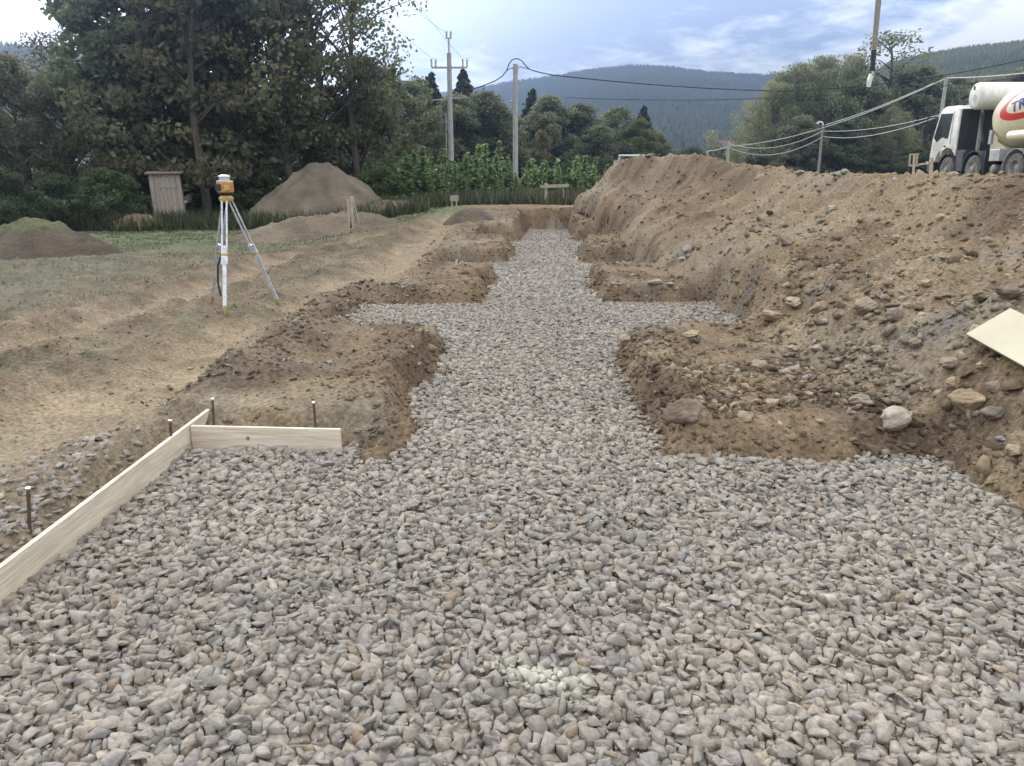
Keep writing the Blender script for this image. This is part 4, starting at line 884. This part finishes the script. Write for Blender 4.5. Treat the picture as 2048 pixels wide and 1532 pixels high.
for a in [
 ('willow1', 1545, 165, 62, 'leftmost drooping willow of the right wood'), ('willow2', 1600, 122, 64, 'rounded pale willow second from the left in the right wood'),
 ('willow1', 1660, 112, 66, 'broad willow left of the hanging pump hose'), ('willow2', 1720, 108, 68, 'willow behind the hanging pump hose'),
 ('airy1', 1795, 60, 68, 'tallest feathery tree right of the pump boom'), ('broad2', 1745, 150, 62, 'dark green tree below the hanging pump hose'),
 ('broad1', 1850, 130, 66, 'green tree left of the pole behind the cab'), ('broad2', 1925, 150, 72, 'green tree behind the mixer cab roof'),
 ('willow1', 1990, 150, 75, 'pale tree above the white water tank'), ('broad1', 2070, 130, 74, 'green tree at the right edge behind the drum'),
 ('broad3', 1690, 235, 56, 'small dark tree left of the lower hose end'), ('broad1', 1600, 230, 56, 'shaded tree at the foot of the willows'), ('willow2', 1790, 215, 58, 'small pale willow below the tallest feathery tree')]:
    tree(a[0], a[1], a[2], a[3]+30, a[4], group=RT, wx=1.4)
for i, (px, pt, Y, k, lb) in enumerate([
 (1695, 288, 50, 'bush', 'green bush at the foot of the right wood beside the lamp pole'), (1760, 310, 48, 'darkbush', 'dark low bush below the pump hose'),
 (1830, 292, 46, 'bush', 'bush behind the batter board on the crest'), (1590, 305, 52, 'darkbush', 'low dark bush under the leftmost willows'), (1525, 300, 54, 'darkbush', 'low bush at the left foot of the willows'),
 (1900, 280, 44, 'darkbush', 'dark bush behind the front wheel of the mixer truck'), (2000, 285, 50, 'darkbush', 'dark bush behind the mixer truck rear'),
 (0, 330, 25, 'darkbush', 'dark bush at the left photo edge behind the turned earth'), (110, 345, 27, 'darkbush', 'low bush behind the grassy earth pile'), (210, 335, 29, 'bush', 'green bush between the grassy earth pile and the shed'),
 (270, 340, 33, 'darkbush', 'dark bush just left of the shed'), (400, 350, 36, 'darkbush', 'dark bush between the shed and the laser level'), (520, 335, 34, 'bush', 'green bush at the left foot of the tall dark mound'), (760, 330, 33, 'bush', 'green bush right of the tall dark mound'),
 (450, 345, 38, 'darkbush', 'dark bush behind the laser level'), (1150, 320, 45, 'darkbush', 'dark bush behind the far end of the trench'), (970, 345, 36, 'bush', 'rounded dark green bush between the two concrete poles')]):
    tree(k, px, pt, Y+(36 if px > 1500 else 0), lb, 'bush', wx=1.3 if px > 1500 else 1.1)
SG = 'leafy saplings at the far end of the dig'
for i, (px, pt, Y, lb) in enumerate([(795, 335, 33, 'leftmost low sapling of the green thicket'), (822, 300, 35, 'tall left sapling of the green thicket'), (850, 292, 34, 'slender sapling left of the crossarm pole'),
 (880, 330, 33, 'bushy sapling at the foot of the crossarm pole'), (905, 318, 34, 'sapling right in front of the crossarm pole'), (935, 310, 35, 'sapling just right of the crossarm pole'), (965, 285, 36, 'tallest sapling between the concrete poles'),
 (995, 310, 34, 'rounded sapling left of the plain concrete pole'), (1020, 335, 33, 'low sapling at the foot of the plain concrete pole'), (1050, 345, 33, 'small sapling right of the plain concrete pole'),
 (1075, 325, 34, 'bright sapling left of the far batter board'), (1092, 320, 35, 'bright sapling behind the bright post of the batter board'), (1115, 315, 34, 'bright sapling above the far batter board'),
 (1140, 335, 33, 'low sapling right of the far batter board'), (1160, 310, 36, 'slim sapling near the left end of the heap'), (1185, 330, 35, 'rightmost sapling touching the heap')]):
    tree('sap%d' % (i % 3), px, pt, Y, lb, 'sapling', zb=0, wx=1.7, group=SG)
# low herb layer at the wood edge and grass on the field
def blades(name, x, y, h, w, cols, label, cat):
    n = len(x); z = top(x, y)-.01; a = RNG.uniform(0, PI, n); ln = RNG.normal(0, .3, (n, 2))*h[:, None]
    dx, dy = np.cos(a)*w, np.sin(a)*w
    V = np.stack([np.stack([x-dx, y-dy, z], -1), np.stack([x+dx, y+dy, z], -1), np.stack([x+ln[:, 0], y+ln[:, 1], z+h], -1)], 1).reshape(-1, 3)
    o = npmesh(name, V, np.arange(n*3).reshape(-1, 3), M_LEAF, np.repeat(cols, 3, 0)); tag(o, label, cat, kind='stuff')
n = 60000; x = U(-22, -2.2, n); y = 3+30*U(0, 1, n)**.8
d1 = poly_d(x, y, TR1); d2 = poly_d(x, y, TR2); gm = fbm(x*1.3, y*1.3, 3, 71)
p_ = sst(.4, 1.0, np.minimum(d1, d2-.35))*sst(-.25, .3, gm)*np.where(x < poly_x(y, TR1), 1, .35)
k = RNG.random(n) < p_; x, y = x[k], y[k]; n = len(x)
c = np.array([.20, .185, .115])*RNG.uniform(.6, 1.3, n)[:, None]; gk = sst(14, 22, y)[:, None]; c = c*(1-gk)+np.array([.12, .14, .08])*gk
blades('grass', x, y, U(.015, .045, n)*(1+y/25), U(.004, .012, n)*(1+y/14), c, 'short patchy grass on the field left of the track', 'grass')
n = 26000; x = U(-24, 6, n); y = U(28.5, 38, n); y = np.where(x > -3, y, y-2)
blades('undergrowth', x, y, U(.2, .75, n), U(.02, .06, n), np.array([.075, .085, .045])*RNG.uniform(.5, 1.6, n)[:, None], 'tall weeds at the foot of the wood and saplings', 'undergrowth')

# ------------------------------------------------------------------ hills with conifer cover
def hill(name, ridge, D, D0, c1, c2, ntree, th, seed, label):
    rp = np.array([[at(px, py, D).x, at(px, py, D).z] for px, py in ridge])
    def hf(x, y):
        s = (y-D0)/(D-D0); xs = x*D/np.maximum(y, 1)          # valley flanks fan out from the site
        z = np.interp(x/(.35+.65*np.clip(s, 0, 3)), rp[:, 0], rp[:, 1])
        f = np.where(s < 1, np.clip(s, 0, 1)**.85, 1-.45*np.clip(s-1, 0, 1.5)); return z*f+.035*rp[:, 1].max()*fbm(x/D*14, y/D*14, 4, seed)*np.clip(s, 0, 1)*(s < .93)
    xs = np.linspace(rp[0, 0], rp[-1, 0], 200); ys = np.linspace(D0, D*1.6, 120); X, Yv = np.meshgrid(xs, ys); Z = hf(X, Yv)-1
    idx = np.arange(X.size).reshape(X.shape); F = np.stack([idx[:-1, :-1], idx[:-1, 1:], idx[1:, 1:], idx[1:, :-1]], -1).reshape(-1, 4)
    col = np.tile(np.array(c1)*.8, (X.size, 1)); o = npmesh(name, np.stack([X, Yv, Z], -1).reshape(-1, 3), F, M_SOIL, col, True); tag(o, kind='structure')
    x = U(rp[0, 0], rp[-1, 0], ntree); y = U(D0, D*1.06, ntree); z = hf(x, y)-1; h = th*U(.6, 1.3, ntree); w = h*U(.17, .32, ntree)
    K = 5; a = np.linspace(0, 2*PI, K, endpoint=False)
    ring = np.stack([x[:, None]+np.cos(a)[None]*w[:, None], y[:, None]+np.sin(a)[None]*w[:, None], np.repeat(z[:, None], K, 1)], -1)
    tip = np.stack([x, y, z+h], -1)[:, None, :]; V = np.concatenate([ring, tip], 1).reshape(-1, 3)
    bse = (np.arange(ntree)*(K+1))[:, None, None]; f = np.array([[i, (i+1) % K, K] for i in range(K)])[None]+bse
    kk = np.clip(.5+.8*fbm(x/D*9, y/D*9, 3, seed+9)+RNG.normal(0, .15, ntree), 0, 1)[:, None]
    cc = (np.array(c1)*(1-kk)+np.array(c2)*kk)*RNG.uniform(.6, 1.4, ntree)[:, None]
    o = npmesh('hill_forest', V, f.reshape(-1, 3), M_NEEDLE, np.repeat(cc, K+1, 0)); tag(o, label, 'forest', kind='stuff')
hill('mountain', [(500, 330), (860, 190), (940, 180), (1000, 168), (1100, 154), (1180, 140), (1270, 131), (1340, 134), (1420, 145), (1560, 152), (1640, 165), (1900, 230), (2100, 330)], 700, 300, (.025, .045, .025), (.045, .065, .028), 90000, 2.7, 700, 'dense conifer forest covering the blue mountain in the centre')
hill('hills', [(1480, 345), (1640, 200), (1780, 125), (1850, 108), (1950, 92), (2048, 82), (2300, 70), (2700, 80)], 330, 130, (.03, .05, .02), (.085, .10, .035), 60000, 1.7, 720, 'wooded hillside rising behind the right wood')
hill('hills', [(-700, 60), (-300, 80), (0, 92), (130, 100), (230, 150), (400, 345)], 220, 90, (.03, .045, .02), (.09, .085, .035), 20000, 2.2, 740, 'wooded hillside behind the far left trees')

# ------------------------------------------------------------------ far houses
def house(px, py, Y, w, d, h, rh, label, rz=0, m=M_WALL, mr_=M_ROOF):
    p = at(px, py, Y); e = empty('house', p, rz)
    MB().box((0, 0, h/2), (w, d, h)).build('wall', m, e)
    MB().prism([(-d/2-.4, h), (0, h+rh), (d/2+.4, h)], -w/2-.4, w/2+.4).build('roof', mr_, e)
    for k in range(3): MB().box((-w/3+k*w/3, -d/2-.01, h*.55), (w*.1, .04, h*.3)).build('window', M_GLASS, e)
    tag(e, label, 'house')
house(1450, 299, 260, 6, 6, 1.2, 1.6, 'tiny red roofed house in the valley beside the thin pale pole', R(20))
house(1497, 302, 240, 5, 6, 1.2, 1.3, 'tiny brownish roofed house touching the leftmost willow', R(-10))
house(455, 400, 52, 7.5, 4, 1.25, .22, 'low building with a pale bright roof glimpsed behind the laser level', 0, mat('brown_wall', (.2, .14, .11)), M_TIN)

# ------------------------------------------------------------------ haze
hb = MB().box((0, 620, 60), (2700, 1700, 128)).build('haze', bpy.data.materials.new('haze'))
hm_ = hb.data.materials[0]; hm_.use_nodes = True; nt = hm_.node_tree; nt.nodes.clear()
ou = nt.nodes.new('ShaderNodeOutputMaterial'); pv = nt.nodes.new('ShaderNodeVolumePrincipled')
pv.inputs['Density'].default_value = .0014; pv.inputs['Color'].default_value = (.28, .39, .63, 1); pv.inputs['Anisotropy'].default_value = .85
nt.links.new(pv.outputs[0], ou.inputs['Volume']); tag(hb, 'thin bluish haze over the valley', 'haze', kind='stuff')

# ------------------------------------------------------------------ sky, sun
SUN_AZ, SUN_EL = R(-24), R(25)
wd = bpy.data.worlds.new('World'); SC.world = wd; wd.use_nodes = True; nt = wd.node_tree; N = nt.nodes; L = nt.links
bg = N['Background']; sky = N.new('ShaderNodeTexSky'); sky.sky_type = 'NISHITA'; sky.sun_disc = False; sky.sun_elevation = SUN_EL; sky.sun_rotation = SUN_AZ; sky.dust_density = 1.5
tc = N.new('ShaderNodeTexCoord'); sx = N.new('ShaderNodeSeparateXYZ'); L.new(tc.outputs['Generated'], sx.inputs[0])
def M(op, a, b=None):
    n = N.new('ShaderNodeMath'); n.operation = op
    for i, v in enumerate((a, b)):
        if v is None: continue
        if isinstance(v, (int, float)): n.inputs[i].default_value = v
        else: L.new(v, n.inputs[i])
    return n.outputs[0]
zz = M('ADD', M('MAXIMUM', sx.outputs[2], 0.0), .16); cx_ = N.new('ShaderNodeCombineXYZ'); L.new(M('DIVIDE', sx.outputs[0], zz), cx_.inputs[0]); L.new(M('DIVIDE', sx.outputs[1], zz), cx_.inputs[1])
def nz(scale, det, rough=.55, dist=0, off=0):
    n = N.new('ShaderNodeTexNoise'); n.inputs['Scale'].default_value = scale; n.inputs['Detail'].default_value = det; n.inputs['Roughness'].default_value = rough; n.inputs['Distortion'].default_value = dist
    mp = N.new('ShaderNodeMapping'); mp.inputs['Location'].default_value = (off, off*.7, 0); L.new(cx_.outputs[0], mp.inputs[0]); L.new(mp.outputs[0], n.inputs[0]); return n.outputs[0]
big = nz(.75, 4, .5, .4, 3.1); sml = nz(5.5, 8, .62, .3, 1.0)
rr_ = N.new('ShaderNodeMapRange'); rr_.inputs[1].default_value = -.12; rr_.inputs[2].default_value = .62; L.new(sx.outputs[0], rr_.inputs[0])   # brighter mackerel clouds in the east
mixv = M('ADD', M('ADD', M('MULTIPLY', M('ADD', M('MULTIPLY', M('ADD', big, -.5), 3.0), .5), .95), M('MULTIPLY', M('ADD', M('MULTIPLY', M('ADD', sml, -.5), 2.3), .5), .45)), M('MULTIPLY', rr_.outputs[0], .22))
cr_ = N.new('ShaderNodeValToRGB'); L.new(mixv, cr_.inputs[0]); E = cr_.color_ramp.elements
E[0].position = .50; E[0].color = (.29, .37, .54, 1); E[1].position = .90; E[1].color = (1.0, 1.0, 1.0, 1)
e1 = E.new(.64); e1.color = (.50, .58, .71, 1); e2 = E.new(.75); e2.color = (.72, .78, .87, 1)
mx = N.new('ShaderNodeMix'); mx.data_type = 'RGBA'; mx.inputs[0].default_value = .88
sc_ = N.new('ShaderNodeVectorMath'); sc_.operation = 'SCALE'; sc_.inputs['Scale'].default_value = .8; L.new(sky.outputs[0], sc_.inputs[0])
c10 = N.new('ShaderNodeVectorMath'); c10.operation = 'SCALE'; c10.inputs['Scale'].default_value = 1; zen = N.new('ShaderNodeMapRange'); zen.inputs[1].default_value = .22; zen.inputs[2].default_value = .5; L.new(sx.outputs[2], zen.inputs[0])
mz = N.new('ShaderNodeMix'); mz.data_type = 'RGBA'; mz.inputs[7].default_value = (.61, .605, .59, 1); L.new(zen.outputs[0], mz.inputs[0]); L.new(cr_.outputs[0], mz.inputs[6]); L.new(mz.outputs[2], c10.inputs[0]); L.new(M('ADD', M('MULTIPLY', M('MAXIMUM', M('ADD', sx.outputs[2], -.16), 0.0), 19.0), 11.0), c10.inputs['Scale'])
L.new(sc_.outputs[0], mx.inputs[6]); L.new(c10.outputs[0], mx.inputs[7]); sd = N.new('ShaderNodeVectorMath'); sd.operation = 'DOT_PRODUCT'; L.new(tc.outputs['Generated'], sd.inputs[0]); sd.inputs[1].default_value = (math.sin(SUN_AZ)*math.cos(SUN_EL), math.cos(SUN_AZ)*math.cos(SUN_EL), math.sin(SUN_EL))
gl = M('ADD', M('MULTIPLY', M('POWER', M('MAXIMUM', sd.outputs['Value'], 0.0), 14.0), 7.0), M('MULTIPLY', M('POWER', M('MAXIMUM', sd.outputs['Value'], 0.0), 90.0), 14.0))
gv = N.new('ShaderNodeCombineXYZ'); [L.new(M('MULTIPLY', gl, k_), gv.inputs[i_]) for i_, k_ in enumerate((1.0, .97, .9))]
ad = N.new('ShaderNodeVectorMath'); L.new(mx.outputs[2], ad.inputs[0]); L.new(gv.outputs[0], ad.inputs[1]); L.new(ad.outputs[0], bg.inputs[0]); bg.inputs[1].default_value = .1
sl = bpy.data.lights.new('sun', 'SUN'); sl.energy = 1.5; sl.angle = R(22); sl.color = (1, .96, .90); so = bpy.data.objects.new('sun', sl); COL.objects.link(so)
dv = Vector((math.sin(SUN_AZ)*math.cos(SUN_EL), math.cos(SUN_AZ)*math.cos(SUN_EL), math.sin(SUN_EL))); so.rotation_euler = dv.to_track_quat('Z', 'Y').to_euler()
SC.view_settings.view_transform = 'Standard'; SC.view_settings.look = 'None'; SC.view_settings.exposure = 1.02
SC.render.engine = 'CYCLES'; SC.cycles.max_bounces = 5; SC.cycles.volume_bounces = 0
